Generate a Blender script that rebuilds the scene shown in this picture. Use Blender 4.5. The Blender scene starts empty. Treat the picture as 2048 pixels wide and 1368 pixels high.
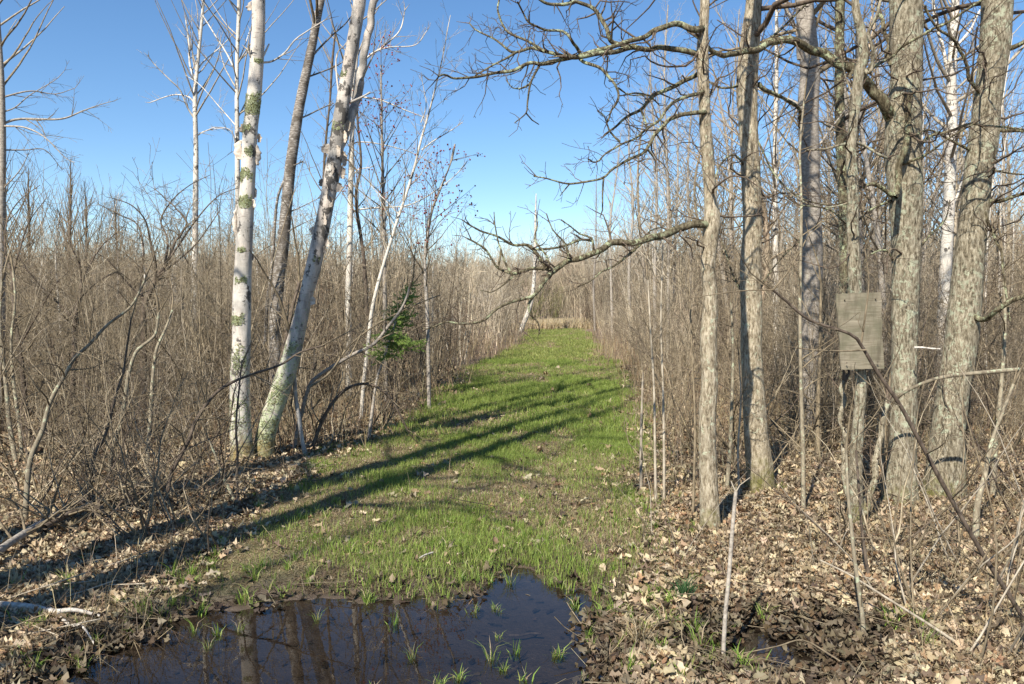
import bpy, math, random
import numpy as np
from mathutils import Vector, Matrix

# ------------------------------------------------------------------ camera, sky, sun
scene = bpy.context.scene
COL = scene.collection
CH, PITCH, F = 1.6, math.radians(2.66), 1593.0
cam_d = bpy.data.cameras.new("camera"); cam = bpy.data.objects.new("camera", cam_d); COL.objects.link(cam)
cam_d.lens = 28.0; cam_d.sensor_width = 36.0; cam_d.clip_end = 2000; cam_d.clip_start = 0.05
cam.location = (0, 0, CH); cam.rotation_euler = (math.pi / 2 - PITCH, 0, 0)
scene.camera = cam
SUN_EL, SUN_AZ = math.radians(43), math.radians(180 + 27)      # azimuth clockwise from +Y
world = bpy.data.worlds.new("World"); scene.world = world; world.use_nodes = True
wn = world.node_tree; bg = wn.nodes["Background"]
sky = wn.nodes.new("ShaderNodeTexSky"); sky.sky_type = 'NISHITA'; sky.sun_disc = False
sky.sun_elevation = SUN_EL; sky.sun_rotation = SUN_AZ
sky.air_density = 0.93; sky.dust_density = 0.0; sky.ozone_density = 3.0; sky.altitude = 0
hs = wn.nodes.new('ShaderNodeHueSaturation'); hs.inputs['Saturation'].default_value = 1.15
wn.links.new(sky.outputs[0], hs.inputs['Color']); wn.links.new(hs.outputs[0], bg.inputs[0]); bg.inputs[1].default_value = 0.096
sd = bpy.data.lights.new("sun", 'SUN'); sun = bpy.data.objects.new("sun", sd); COL.objects.link(sun)
sd.energy = 5.0; sd.angle = math.radians(0.53); sd.color = (1.0, 0.94, 0.83)
sv = Vector((math.sin(SUN_AZ) * math.cos(SUN_EL), math.cos(SUN_AZ) * math.cos(SUN_EL), math.sin(SUN_EL)))
sun.rotation_euler = sv.to_track_quat('Z', 'Y').to_euler()
scene.view_settings.view_transform = 'Standard'; scene.view_settings.look = 'None'
scene.view_settings.exposure = 0.82; scene.view_settings.gamma = 1.0; scene.view_settings.use_curve_mapping = False
scene.cycles.max_bounces = 6; scene.cycles.diffuse_bounces = 2; scene.cycles.glossy_bounces = 3
scene.cycles.transparent_max_bounces = 12; scene.cycles.caustics_reflective = False

rs = np.random.RandomState(7)
R = random.Random(11)
UP = Vector((0, 0, 1))
cp, sp = math.cos(PITCH), math.sin(PITCH)

def P(u, v, d):
    """world point seen at photo pixel (u, v) at world depth Y = d"""
    a, b = (u - 1024) / F, (684 - v) / F
    dy, dz = b * sp + cp, b * cp - sp
    s = d / dy
    return Vector((a * s, d, CH + dz * s))
def G(u, v):
    a, b = (u - 1024) / F, (684 - v) / F
    dy, dz = b * sp + cp, b * cp - sp
    s = -CH / dz
    return Vector((a * s, dy * s, 0))

# ------------------------------------------------------------------ noise
def _h(i, j, k, s):
    n = (i * 374761393 + j * 668265263 + k * 2147483647 + s * 144269) & 0xffffffff
    n = ((n ^ (n >> 13)) * 1274126177) & 0xffffffff
    n = ((n ^ (n >> 16)) * 2246822519) & 0xffffffff
    return ((n ^ (n >> 15)) & 0xffff) / 65535.0
def noise(x, y, z=0.0, s=0):
    x, y, z = np.broadcast_arrays(np.asarray(x, float), y, z)
    i, j, k = (np.floor(q).astype(np.int64) for q in (x, y, z))
    fx, fy, fz = x - i, y - j, z - k
    fx, fy, fz = (q * q * (3 - 2 * q) for q in (fx, fy, fz))
    r = 0
    for a in (0, 1):
        for b in (0, 1):
            for c in (0, 1):
                r = r + _h(i + a, j + b, k + c, s) * (fx if a else 1 - fx) * (fy if b else 1 - fy) * (fz if c else 1 - fz)
    return r
def fbm(x, y, z=0.0, o=3, s=0):
    r, a, t = 0, 1.0, 0
    for q in range(o):
        r = r + a * noise(np.asarray(x) * 2 ** q, np.asarray(y) * 2 ** q, np.asarray(z) * 2 ** q, s + q); t += a; a *= .5
    return r / t
def sstep(a, b, x):
    t = np.clip((x - a) / (b - a), 0, 1); return t * t * (3 - 2 * t)

# ------------------------------------------------------------------ mesh helpers
def mk(name, V, Q, mat, parent=None, origin=None, attrs=None, smooth=True):
    V = np.asarray(V, np.float32).reshape(-1, 3); Q = np.asarray(Q, np.int32).reshape(-1, 4)
    me = bpy.data.meshes.new(name)
    if origin is not None: V = V - np.asarray(origin, np.float32)
    me.vertices.add(len(V)); me.vertices.foreach_set('co', V.ravel())
    me.loops.add(Q.size); me.loops.foreach_set('vertex_index', Q.ravel())
    me.polygons.add(len(Q)); me.polygons.foreach_set('loop_start', np.arange(0, Q.size, 4, dtype=np.int32))
    me.polygons.foreach_set('loop_total', np.full(len(Q), 4, np.int32))
    me.update(calc_edges=True)
    me.polygons.foreach_set('use_smooth', np.full(len(Q), smooth, bool))
    for k, a in (attrs or {}).items():
        a = np.asarray(a, np.float32)
        if a.ndim == 2:
            at = me.attributes.new(k, 'FLOAT_COLOR', 'POINT')
            at.data.foreach_set('color', np.c_[a[:, :3], np.ones(len(a), np.float32)].astype(np.float32).ravel())
        else:
            at = me.attributes.new(k, 'FLOAT', 'POINT'); at.data.foreach_set('value', a)
    me.materials.append(mat)
    o = bpy.data.objects.new(name, me); COL.objects.link(o)
    if parent is not None: o.parent = parent
    return o

def tag(o, label=None, cat=None, group=None, kind=None):
    if label: o['label'] = label
    if cat: o['category'] = cat
    if group: o['group'] = group
    if kind: o['kind'] = kind
    return o
def empty(name, loc, label, cat, group=None):
    o = bpy.data.objects.new(name, None); COL.objects.link(o); o.location = loc; o.empty_display_size = .1
    return tag(o, label, cat, group)

class Tubes:
    def __init__(s): s.g = {}; s.cache = None
    def add(s, pts, rad, tint=1.0, sides=3):
        s.g.setdefault((len(pts), sides), []).append((pts, rad, tint))
    def arrays(s):
        Vs, Qs, Ts, off = [], [], [], 0
        for (K, n), L in s.g.items():
            Pt = np.array([[tuple(q) for q in a[0]] for a in L], float); T = len(L)
            Rd = np.array([list(a[1]) for a in L], float); ti = np.array([a[2] for a in L], float)
            tg = np.gradient(Pt, axis=1); tg /= np.linalg.norm(tg, axis=2, keepdims=True) + 1e-9
            ov = np.abs(Pt[:, -1] - Pt[:, 0]); ref = np.eye(3)[np.argmin(ov, axis=1)][:, None, :]
            a1 = np.cross(tg, ref); a1 /= np.linalg.norm(a1, axis=2, keepdims=True) + 1e-9
            a2 = np.cross(tg, a1)
            an = np.arange(n) * 2 * math.pi / n
            V = Pt[:, :, None, :] + Rd[:, :, None, None] * (np.cos(an)[None, None, :, None] * a1[:, :, None, :] + np.sin(an)[None, None, :, None] * a2[:, :, None, :])
            Vs.append(V.reshape(-1, 3))
            i = np.arange(K - 1)[:, None]; j = np.arange(n)[None, :]; jn = (j + 1) % n
            q = np.stack([i * n + j, i * n + jn, (i + 1) * n + jn, (i + 1) * n + j], -1).reshape(-1, 4)
            Q = (q[None] + (np.arange(T) * K * n)[:, None, None]).reshape(-1, 4) + off
            Qs.append(Q); Ts.append(np.repeat(ti, K * n)); off += T * K * n
        if not Vs: return np.zeros((0, 3)), np.zeros((0, 4), int), np.zeros(0)
        return np.concatenate(Vs), np.concatenate(Qs), np.concatenate(Ts)
    def mesh(s, name, mat, parent=None, origin=None):
        V, Q, T = s.arrays()
        return mk(name, V, Q, mat, parent, origin, {'tint': T})

def catmull(pts, step):
    """dense smooth polyline through pts (n,k) with spacing ~step in the first three columns"""
    p = np.asarray(pts, float); q = np.vstack([2 * p[0] - p[1], p, 2 * p[-1] - p[-2]]); out = []
    for i in range(1, len(q) - 2):
        a, b, c, d = q[i - 1], q[i], q[i + 1], q[i + 2]
        n = max(1, int(np.linalg.norm(c[:3] - b[:3]) / step))
        t = (np.arange(n) / n)[:, None]
        out.append(0.5 * (2 * b + (c - a) * t + (2 * a - 5 * b + 4 * c - d) * t * t + (3 * b - a - 3 * c + d) * t ** 3))
    out.append(p[-1:]); return np.vstack(out)

def bole(dense, sides, rough, freq, zfreq, seed, lump=.06):
    """bark-displaced round surface along a dense (n,4) polyline (x,y,z,radius)"""
    p = dense[:, :3]; r = np.maximum(dense[:, 3], .0012); n = len(p)
    tg = np.gradient(p, axis=0); tg /= np.linalg.norm(tg, axis=1, keepdims=True) + 1e-9
    ref = np.eye(3)[np.argmin(np.abs(p[-1] - p[0]))]
    a1 = np.cross(tg, ref); a1 /= np.linalg.norm(a1, axis=1, keepdims=True); a2 = np.cross(tg, a1)
    an = np.arange(sides) * 2 * math.pi / sides
    L = np.r_[0, np.cumsum(np.linalg.norm(np.diff(p, axis=0), axis=1))]
    cx = np.cos(an)[None, :] * r[:, None]; cy = np.sin(an)[None, :] * r[:, None]; z = np.repeat(L[:, None], sides, 1)
    rd = 1 - np.abs(2 * fbm(cx * freq, cy * freq, z * zfreq, 2, seed) - 1)          # ridges
    lp = fbm(cx * 8, cy * 8, z * 3.0, 2, seed + 5) - .5
    rr = r[:, None] * (1 + lump * 3 * lp) + rough * (rd - .6)
    V = p[:, None, :] + rr[:, :, None] * (np.cos(an)[None, :, None] * a1[:, None, :] + np.sin(an)[None, :, None] * a2[:, None, :])
    i = np.arange(n - 1)[:, None]; j = np.arange(sides)[None, :]; jn = (j + 1) % sides
    Q = np.stack([i * sides + j, i * sides + jn, (i + 1) * sides + jn, (i + 1) * sides + j], -1).reshape(-1, 4)
    return V.reshape(-1, 3), Q, np.ones(n * sides)

# ------------------------------------------------------------------ branch growth
def perp(d):
    v = Vector((R.gauss(0, 1), R.gauss(0, 1), R.gauss(0, 1))); v = v - d * v.dot(d)
    return v.normalized() if v.length > 1e-6 else Vector((1, 0, 0))
OAK = dict(wander=[.22, .32, .38, .4], trop=[.03, .05, .06, .05], dens=[0, 7.5, 12, 0], ang=(38, 80), ratio=(.3, .62), seg=.06, tip=.0016, maxl=3, rr=.55, side=3)
ASP = dict(wander=[.05, .08, .1, .1], trop=[.06, .11, .10, .05], dens=[0, 6.5, 9, 0], ang=(28, 60), ratio=(.3, .6), seg=.22, tip=.0018, maxl=3, rr=.55, side=3)
MAP = dict(wander=[.08, .12, .13, .12], trop=[.04, .06, .05, .03], dens=[0, 5.5, 8, 0], ang=(30, 65), ratio=(.3, .6), seg=.16, tip=.0016, maxl=3, rr=.55, side=3)
SHR = dict(wander=[.09, .15, .18, .18], trop=[.02, .03, .02, .02], dens=[0, 5, 7, 0], ang=(25, 70), ratio=(.25, .55), seg=.14, tip=.0013, maxl=3, rr=.5, side=3)
HW = dict(wander=[.13, .18, .2, .2], trop=[.03, .03, .02, .02], dens=[5.5, 6.5, 7, 0], ang=(30, 80), ratio=(.25, .6), seg=.1, tip=.0014, maxl=3, rr=.5, side=3)
HAW = dict(wander=[.14, .2, .22, .22], trop=[.01, .01, .01, .01], dens=[0, 6, 9, 0], ang=(35, 80), ratio=(.3, .6), seg=.09, tip=.0015, maxl=3, rr=.5, side=3)

def grow(T, p, d, L, r, lvl, S, tint=1.0, tips=None):
    n = max(2, min(14, int(L / S['seg'])))
    w, tr = S['wander'][lvl], S['trop'][lvl]
    pts, rad = [p.copy()], [r]; q = p.copy(); d = d.copy()
    for i in range(n):
        d = d + Vector((R.gauss(0, w), R.gauss(0, w), R.gauss(0, w) + tr)); d.normalize()
        q = q + d * (L / n); pts.append(q.copy()); t = (i + 1) / n
        rad.append(max(S['tip'], r * (1 - .8 * t)))
    T.add(pts, rad, tint, 3 if r < .006 else 5 if r < .02 else 7)
    if tips is not None: tips.append((pts[-1], d))
    if lvl < S['maxl']: spawn(T, pts, rad, L, lvl, S, tint, tips, .15)
def spawn(T, pts, rad, L, lvl, S, tint=1.0, tips=None, t0=.1, dens=None, lim=None, bias=None):
    n = len(pts) - 1; de = S['dens'][min(lvl, 3)] if dens is None else dens
    k = int(L * de + R.random())
    for _ in range(k):
        t = t0 + (1 - t0) * R.random() ** .85; x = t * n; i = min(n - 1, int(x)); f = x - i
        p = pts[i].lerp(pts[i + 1], f); r = rad[i] * (1 - f) + rad[i + 1] * f
        d0 = (pts[i + 1] - pts[i]).normalized(); a = math.radians(R.uniform(*S['ang']))
        pv = perp(d0)
        if bias is not None: pv = (pv + bias).normalized(); pv = (pv - d0 * pv.dot(d0)).normalized()
        d = d0 * math.cos(a) + pv * math.sin(a)
        l = L * R.uniform(*S['ratio']) * (1.1 - .7 * t)
        if lim: l = min(l, lim) * R.uniform(.6, 1)
        if l < .04: continue
        grow(T, p, d, l, max(S['tip'], min(r * S['rr'], .004 + l * .012)), lvl + 1, S, tint * R.uniform(.9, 1.1), tips)

# ------------------------------------------------------------------ materials
class NT:
    def __init__(s, m): s.t = m.node_tree; s.t.nodes.clear()
    def n(s, typ, out=0, props=None, **kw):
        nd = s.t.nodes.new('ShaderNode' + typ)
        for k, v in (props or {}).items(): setattr(nd, k, v)
        for k, v in kw.items():
            inp = nd.inputs[int(k[1:])] if k[0] == 'i' and k[1:].isdigit() else nd.inputs[k.replace('_', ' ')]
            if hasattr(v, 'is_output'): s.t.links.new(v, inp)
            else: inp.default_value = v
        return nd.outputs[out]
    def ramp(s, fac, stops, interp='LINEAR'):
        nd = s.t.nodes.new('ShaderNodeValToRGB'); cr = nd.color_ramp; cr.interpolation = interp
        while len(cr.elements) < len(stops): cr.elements.new(.5)
        for e, (p, c) in zip(cr.elements, stops):
            e.position = p; e.color = (*c, 1) if isinstance(c, tuple) else (c, c, c, 1)
        s.t.links.new(fac, nd.inputs[0]); return nd.outputs[0]
    def mix(s, f, a, b, mode='MIX'):
        nd = s.t.nodes.new('ShaderNodeMix'); nd.data_type = 'RGBA'; nd.blend_type = mode
        for v, i in ((f, 0), (a, 6), (b, 7)):
            inp = nd.inputs[i]
            if hasattr(v, 'is_output'): s.t.links.new(v, inp)
            elif i == 0: inp.default_value = v
            else: inp.default_value = (*v, 1) if len(v) == 3 else v
        return nd.outputs[2]
    def coord(s, scale=(1, 1, 1)):
        c = s.n('TexCoord', 3); return s.n('Mapping', i0=c, i3=scale)
    def noise(s, co, scale, detail=3, rough=.55, out=0):
        return s.n('TexNoise', out, Vector=co, Scale=scale, Detail=detail, Roughness=rough)
    def out(s, sh): s.t.links.new(sh, s.n_out().inputs[0])
    def n_out(s): return s.t.nodes.new('ShaderNodeOutputMaterial')
    def bsdf(s, col, rough=.85, bump=None, strength=.5, dist=.01, spec=.2, trans=None):
        kw = dict(Base_Color=col, Roughness=rough)
        kw['Specular IOR Level'] = spec
        if bump is not None: kw['Normal'] = s.n('Bump', Strength=strength, Distance=dist, Height=bump)
        o = s.n('BsdfPrincipled', **kw)
        if trans:
            tl = s.n('BsdfTranslucent', Color=col); o = s.n('MixShader', i0=trans, i1=o, i2=tl)
        s.out(o)
def material(name, fn):
    m = bpy.data.materials.new(name); m.use_nodes = True; fn(NT(m)); return m
def attr(t, name, out=2): return t.n('Attribute', out, props={'attribute_name': name})
def rgbmul(t, c, f):
    return t.mix(1.0, c, t.n('CombineColor', i0=f, i1=f, i2=f), 'MULTIPLY')

def m_oak(dark, mid, light, lich, moss=0.0, lich_t=.62):
    def fn(t):
        co = t.coord((1, 1, .26)); c1 = t.coord()
        n1 = t.noise(co, 62, 6, .78); n2 = t.noise(c1, 9, 4); n3 = t.noise(c1, 24, 4, .7)
        col = t.ramp(n1, [(.38, dark), (.49, mid), (.61, light)])
        col = t.mix(t.ramp(n2, [(.35, 0.0), (.75, .55)]), col, tuple(.6 * (a + b) * .5 for a, b in zip(dark, mid)))
        lf = t.ramp(n3, [(lich_t - .02, 0.0), (lich_t + .05, 1.0)])
        lf = t.n('Math', 0, {'operation': 'MULTIPLY'}, i0=lf, i1=t.ramp(t.noise(c1, 3.3, 2), [(.40, 0.0), (.52, .9)]))
        col = t.mix(lf, col, lich)
        if moss:
            sx = t.n('SeparateXYZ', 2, i0=c1)
            mf = t.n('MapRange', 0, i0=t.n('Math', 0, {'operation': 'ADD'}, i0=sx, i1=t.ramp(n2, [(.3, 0.0), (.7, .45)])), i1=moss + .25, i2=moss - .05, i3=0.0, i4=.9)
            col = t.mix(mf, col, t.mix(t.noise(c1, 60, 2), (.05, .07, .012), (.2, .17, .04)))
        col = rgbmul(t, col, attr(t, 'tint'))
        t.bsdf(col, .9, n1, 1.0, .02)
    return fn
def m_birch(lichen, base=(.60, .56, .49), grey=(.29, .27, .24), moss=.25):
    def fn(t):
        c1 = t.coord(); co = t.coord((1, 1, 9)); cv = t.coord((1, 1, .35))
        len_ = t.ramp(t.n('Math', 0, {'operation': 'ADD'}, i0=t.noise(co, 11, 4, .75), i1=t.n('MapRange', 0, i0=t.noise(c1, 5, 3), i3=-.12, i4=.12)), [(.60, 0.0), (.66, 1.0)])
        big = t.ramp(t.noise(cv, 7, 5, .7), [(.40, 0.0), (.6, .9)])
        blk = t.ramp(t.noise(t.coord((1, 1, .8)), 6.5, 5, .7), [(.56, 0.0), (.60, .9)])
        col = t.mix(t.ramp(t.noise(c1, 4, 3), [(.4, 0.0), (.7, .6)]), base, (.66, .52, .42))
        col = t.mix(big, col, grey)
        col = t.mix(t.n('Math', 0, {'operation': 'MULTIPLY'}, i0=len_, i1=.8), col, (.12, .09, .08))
        col = t.mix(blk, col, (.05, .045, .04))
        z = t.n('SeparateXYZ', 2, i0=c1)
        lz = t.n('MapRange', 0, i0=z, i1=0.0, i2=2.6, i3=lichen, i4=lichen * .15)
        lf = t.n('Math', 0, {'operation': 'GREATER_THAN'}, i0=t.n('Math', 0, {'operation': 'ADD'}, i0=t.noise(c1, 24, 7, .85), i1=lz), i1=.74)
        col = t.mix(t.n('Math', 0, {'operation': 'MULTIPLY'}, i0=lf, i1=.9), col, t.mix(t.noise(c1, 90, 2), (.2, .25, .13), (.52, .55, .36)))
        mf = t.n('MapRange', 0, i0=t.n('Math', 0, {'operation': 'ADD'}, i0=z, i1=t.noise(c1, 9, 3)), i1=moss + .62, i2=moss + .3, i3=0.0, i4=.9)
        col = t.mix(mf, col, t.mix(t.noise(c1, 50, 2), (.08, .07, .02), (.3, .2, .07)))
        col = rgbmul(t, col, attr(t, 'tint'))
        t.bsdf(col, .75, t.mix(.5, t.noise(c1, 60, 4, .7), t.noise(co, 13, 2)), .5, .006)
    return fn
def m_bark(a, b, scale=40, zs=.3, lich=None, lt=.6, hue=False):
    def fn(t):
        c1 = t.coord((1, 1, zs)); n = t.noise(c1, scale, 4, .65)
        col = t.mix(t.ramp(n, [(.35, 0.0), (.65, 1.0)]), a, b)
        if lich: col = t.mix(t.ramp(t.noise(t.coord(), 22, 4, .7), [(lt, 0.0), (lt + .06, .9)]), col, lich)
        col = rgbmul(t, col, attr(t, 'tint'))
        if hue:
            ps = t.n('NewGeometry', 0); h1 = t.ramp(t.noise(ps, .32, 4, .7), [(.35, (1.05, .95, .92)), (.5, (.98, .98, .9)), (.65, (.98, 1.0, 1.06))]); col = t.mix(.9, col, h1, 'MULTIPLY')
            col = t.mix(1.0, col, t.ramp(attr(t, 'tint'), [(.3, (1.04, .92, .86)), (.6, (1.0, .98, .93)), (1.0, (1.0, 1.0, 1.0))]), 'MULTIPLY')
        col = t.mix(1.0, col, t.ramp(t.n('ObjectInfo', 5), [(0, (.8, .78, .76)), (1, (1.12, 1.1, 1.06))]), 'MULTIPLY')
        t.bsdf(col, .85, n, .4, .004)
    return fn
def m_cherry(t):
    c1 = t.coord(); n = t.noise(t.coord((1, 1, 7)), 16, 3, .65); n2 = t.noise(c1, 7, 4)
    col = t.ramp(n, [(.4, (.12, .10, .082)), (.54, (.27, .235, .2)), (.62, (.52, .49, .44))])
    col = t.mix(t.ramp(n2, [(.46, 0.0), (.6, .85)]), col, (.085, .07, .055))
    col = rgbmul(t, col, attr(t, 'tint')); t.bsdf(col, .8, n, .6, .006)
def m_col(rough=.6, trans=.25):
    def fn(t): t.bsdf(attr(t, 'col', 0), rough, trans=trans, spec=.25)
    return fn

M_OAK = material('oak_bark', m_oak((.06, .048, .03), (.28, .235, .16), (.55, .49, .365), (.43, .45, .32), moss=.16, lich_t=.55))
M_OAKF = material('oak_flaky_bark', m_oak((.11, .083, .052), (.40, .33, .225), (.68, .59, .44), (.54, .56, .4), moss=.12, lich_t=.6))
M_OAKM = material('oak_mossy_bark', m_oak((.11, .083, .052), (.40, .33, .225), (.68, .59, .44), (.54, .56, .4), moss=.3, lich_t=.6))
M_LIMB = material('oak_limb_bark', m_oak((.035, .027, .016), (.13, .105, .062), (.30, .26, .17), (.42, .46, .28), lich_t=.53))
M_BIRCH = material('paper_birch_bark', m_birch(.24))
M_BIRCHL = material('paper_birch_lichen_bark', m_birch(.32, (.5, .465, .41), (.2, .185, .165)))
M_ASPEN = material('aspen_bark', m_birch(.0, (.7, .65, .55), (.42, .39, .34), moss=-1))
M_CHERRY = material('cherry_bark', m_cherry)
M_GREY = material('grey_bark', m_bark((.2, .175, .15), (.42, .38, .33), 30, 1.6, (.4, .43, .3), .64))
M_DARK = material('dark_bark', m_bark((.06, .045, .035), (.17, .135, .105), 40, .4))
M_PALE = material('lichen_stem_bark', m_bark((.15, .125, .09), (.32, .28, .205), 34, .5, (.40, .44, .31), .56))
M_TWIG = material('grey_brown_twig', m_bark((.12, .095, .062), (.27, .22, .15), 30, .5))
M_TWIGP = material('pale_twig', m_bark((.27, .23, .175), (.46, .41, .33), 20, .5))
M_BRUSH = material('brush_stem', m_bark((.17, .135, .095), (.44, .375, .285), 14, .5, hue=True))
M_BRUSHD = material('brush_stem_far', m_bark((.18, .15, .112), (.41, .355, .28), 5, .5, hue=True))
M_OTWIG = material('oak_twig', m_bark((.05, .037, .028), (.16, .122, .09), 40, .5, (.3, .3, .18), .64))
M_DEAD = material('dead_wood', m_bark((.3, .27, .24), (.66, .62, .56), 26, .25))
M_CURL = material('peeled_birch_bark', m_bark((.42, .35, .28), (.66, .6, .53), 22, 2.2))
M_LICH = material('leafy_lichen', m_col(.9, .35))
M_GRASS = material('grass_blade', m_col(.5, .35))
M_LEAF = material('dead_leaf', m_col(.65, .2))
M_NEEDLE = material('spruce_needle', m_col(.55, .4))
M_BUD = material('red_bud', m_bark((.18, .03, .03), (.3, .07, .06), 10, 1))

def m_ground(t):
    c = t.coord(); g = attr(t, 'grass'); w = attr(t, 'wet'); fr = attr(t, 'far')
    n1 = t.noise(c, 14, 6, .75); n2 = t.noise(c, 1.1, 4, .6); n3 = t.noise(c, 55, 4, .7)
    lit = t.ramp(n1, [(.3, (.07, .045, .03)), (.5, (.19, .135, .09)), (.7, (.36, .27, .18))])
    gr = t.ramp(n3, [(.35, (.10, .11, .035)), (.55, (.17, .17, .065)), (.7, (.30, .26, .13))])
    gr = t.mix(t.ramp(n2, [(.42, 0.0), (.64, .8)]), gr, (.24, .185, .105))
    col = t.mix(t.n('Math', 0, {'operation': 'MULTIPLY'}, i0=g, i1=.85), lit, gr)
    mud = t.mix(t.noise(c, 30, 4, .7), (.04, .030, .022), (.14, .105, .076))
    col = t.mix(w, col, mud)
    ro = t.n('MapRange', 0, i0=w, i1=0.0, i2=1.0, i3=.95, i4=.35)
    t.bsdf(col, ro, t.mix(.5, n1, n3), .8, .03, spec=.3)
M_GROUND = material('forest_floor', m_ground)
def m_water(t):
    bump = t.n('Bump', Strength=.06, Distance=.004, Height=t.noise(t.coord(), 9, 2))
    fr = t.n('Fresnel', IOR=1.33, Normal=bump)
    gl = t.n('BsdfGlossy', Color=(1, 1, 1, 1), Roughness=.015, Normal=bump)
    tr = t.n('BsdfTransparent', Color=(.58, .57, .56, 1))
    t.out(t.n('MixShader', i0=fr, i1=tr, i2=gl))
M_WATER = material('puddle_water', m_water)

# ------------------------------------------------------------------ ground
def trail_edges(y):
    xl = np.interp(y, [3, 6, 8, 12, 20, 32, 45, 57], [-2.1, -2.0, -1.75, -1.35, -.85, .35, 1.0, 1.0])
    xr = np.interp(y, [3, 6, 8, 12, 17, 32, 45, 57], [.75, 1.0, 1.4, 1.9, 2.45, 3.2, 4.0, 4.6]); return xl, xr
def trail(x, y):
    xl, xr = trail_edges(y); wob = (fbm(x * 1.3, y * .7, 0, 3, 3) - .5) * .9
    a = sstep(-.35, .3, x - xl + wob) * sstep(-.35, .35, xr - x + wob)
    return a * sstep(55, 50, y) * sstep(3.9, 4.9, y + wob * 2 + .35 * np.abs(x))
def gp(l): return np.array([[G(u, v).x, G(u, v).y] for u, v in l])
PUD = gp([(120, 1345), (190, 1290), (300, 1252), (420, 1215), (520, 1192), (640, 1180), (760, 1192), (870, 1188), (950, 1160), (1010, 1122), (1060, 1118), (1120, 1150), (1165, 1180), (1200, 1230), (1212, 1300), (1200, 1368), (1190, 1500), (1100, 1900), (600, 2000), (200, 1700), (90, 1450)])
PUD2 = gp([(1420, 1262), (1500, 1236), (1600, 1246), (1700, 1240), (1760, 1262), (1690, 1300), (1700, 1345), (1600, 1372), (1500, 1345), (1430, 1320), (1380, 1290)])
def sdist(x, y, poly):
    x, y = np.asarray(x, float), np.asarray(y, float); best = np.full(x.shape, 1e9); ins = np.zeros(x.shape, bool)
    for i in range(len(poly)):
        (x1, y1), (x2, y2) = poly[i], poly[(i + 1) % len(poly)]
        dx, dy = x2 - x1, y2 - y1; t = np.clip(((x - x1) * dx + (y - y1) * dy) / (dx * dx + dy * dy), 0, 1)
        best = np.minimum(best, np.hypot(x - x1 - t * dx, y - y1 - t * dy))
        ins ^= ((y1 > y) != (y2 > y)) & (x < (x2 - x1) * (y - y1) / (y2 - y1 + 1e-12) + x1)
    return np.where(ins, -best, best)
def pud_d(x, y):
    w = (fbm(np.asarray(x) * 5, np.asarray(y) * 5, 0, 4, 9) - .5) * .42
    return np.minimum(sdist(x, y, PUD), sdist(x, y, PUD2) + .02) + w
WZ = -.03
def H(x, y):
    x, y = np.asarray(x, float), np.asarray(y, float)
    h = (fbm(x * .5, y * .5, 0, 2, 1) - .5) * .10 + (fbm(x * 3.5, y * 3.5, 0, 3, 2) - .5) * .05
    h = h * sstep(1.2, 5, np.hypot(x, y) + .8)
    d = pud_d(x, y); h = np.maximum(h, -.005) * sstep(0, .5, d) + sstep(-.4, .3, d) * .085 - .08 + .012 * (fbm(x * 14, y * 14, 0, 2, 6) - .5) * 2
    h = h + .10 * sstep(2.0, 5.5, x) * sstep(4, 7, y)
    far = np.hypot(x, y); h = h + 7.0 * sstep(95, 240, far)
    return h
def Hs(x, y): return float(H(np.array([x]), np.array([y]))[0])
def axis(lo, hi, fine0, fine1, step, grow_=1.13):
    a = list(np.arange(fine0, fine1, step)); s = step; q = fine1
    while q < hi: a.append(q); s = s * grow_; q += s
    a.append(hi); s = step; q = fine0; b = []
    while q > lo: s = s * grow_; q -= s; b.append(max(q, lo))
    return np.array(b[::-1] + a)
gx = axis(-900, 900, -4.2, 5.2, .035); gy = axis(-300, 1200, 2.6, 9.5, .03)
X, Y = np.meshgrid(gx, gy, indexing='ij'); Z = H(X, Y)
ni, nj = X.shape; i = np.arange(ni - 1)[:, None]; j = np.arange(nj - 1)[None, :]
Q = np.stack([i * nj + j, (i + 1) * nj + j, (i + 1) * nj + j + 1, i * nj + j + 1], -1).reshape(-1, 4)
pdm = pud_d(X, Y)
tr_ = trail(X, Y); wet = sstep(.5, .05, pdm + (fbm(X * 5, Y * 5, 0, 2, 4) - .5) * .25)
wet = np.maximum(wet, .75 * sstep(.25, .0, np.hypot((X - .15) / 1.0, (Y - 5.1) / .55) - .45))
tag(mk('ground', np.c_[X.ravel(), Y.ravel(), Z.ravel()], Q, M_GROUND, attrs={'grass': tr_.ravel(), 'wet': wet.ravel(), 'far': (Y > 70).ravel()}), kind='structure')

def water(name, poly, pad, label):
    c = poly.mean(0); n = len(poly); o = c + (poly - c) * pad; V = np.vstack([np.c_[o, np.full(n, WZ)], [[c[0], c[1], WZ]]])
    ar = sum(o[i][0] * o[(i + 1) % n][1] - o[(i + 1) % n][0] * o[i][1] for i in range(n)); Q = [[i, (i + 1) % n, n] if ar > 0 else [(i + 1) % n, i, n] for i in range(n)]
    me = bpy.data.meshes.new(name); me.from_pydata(V.tolist(), [], [q[:3] for q in Q]); me.update(); me.materials.append(M_WATER)
    ob = bpy.data.objects.new(name, me); COL.objects.link(ob); tag(ob, kind='structure')
water('puddle', PUD, 1.12, '')
water('shallow_puddle', PUD2, 1.2, '')

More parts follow.
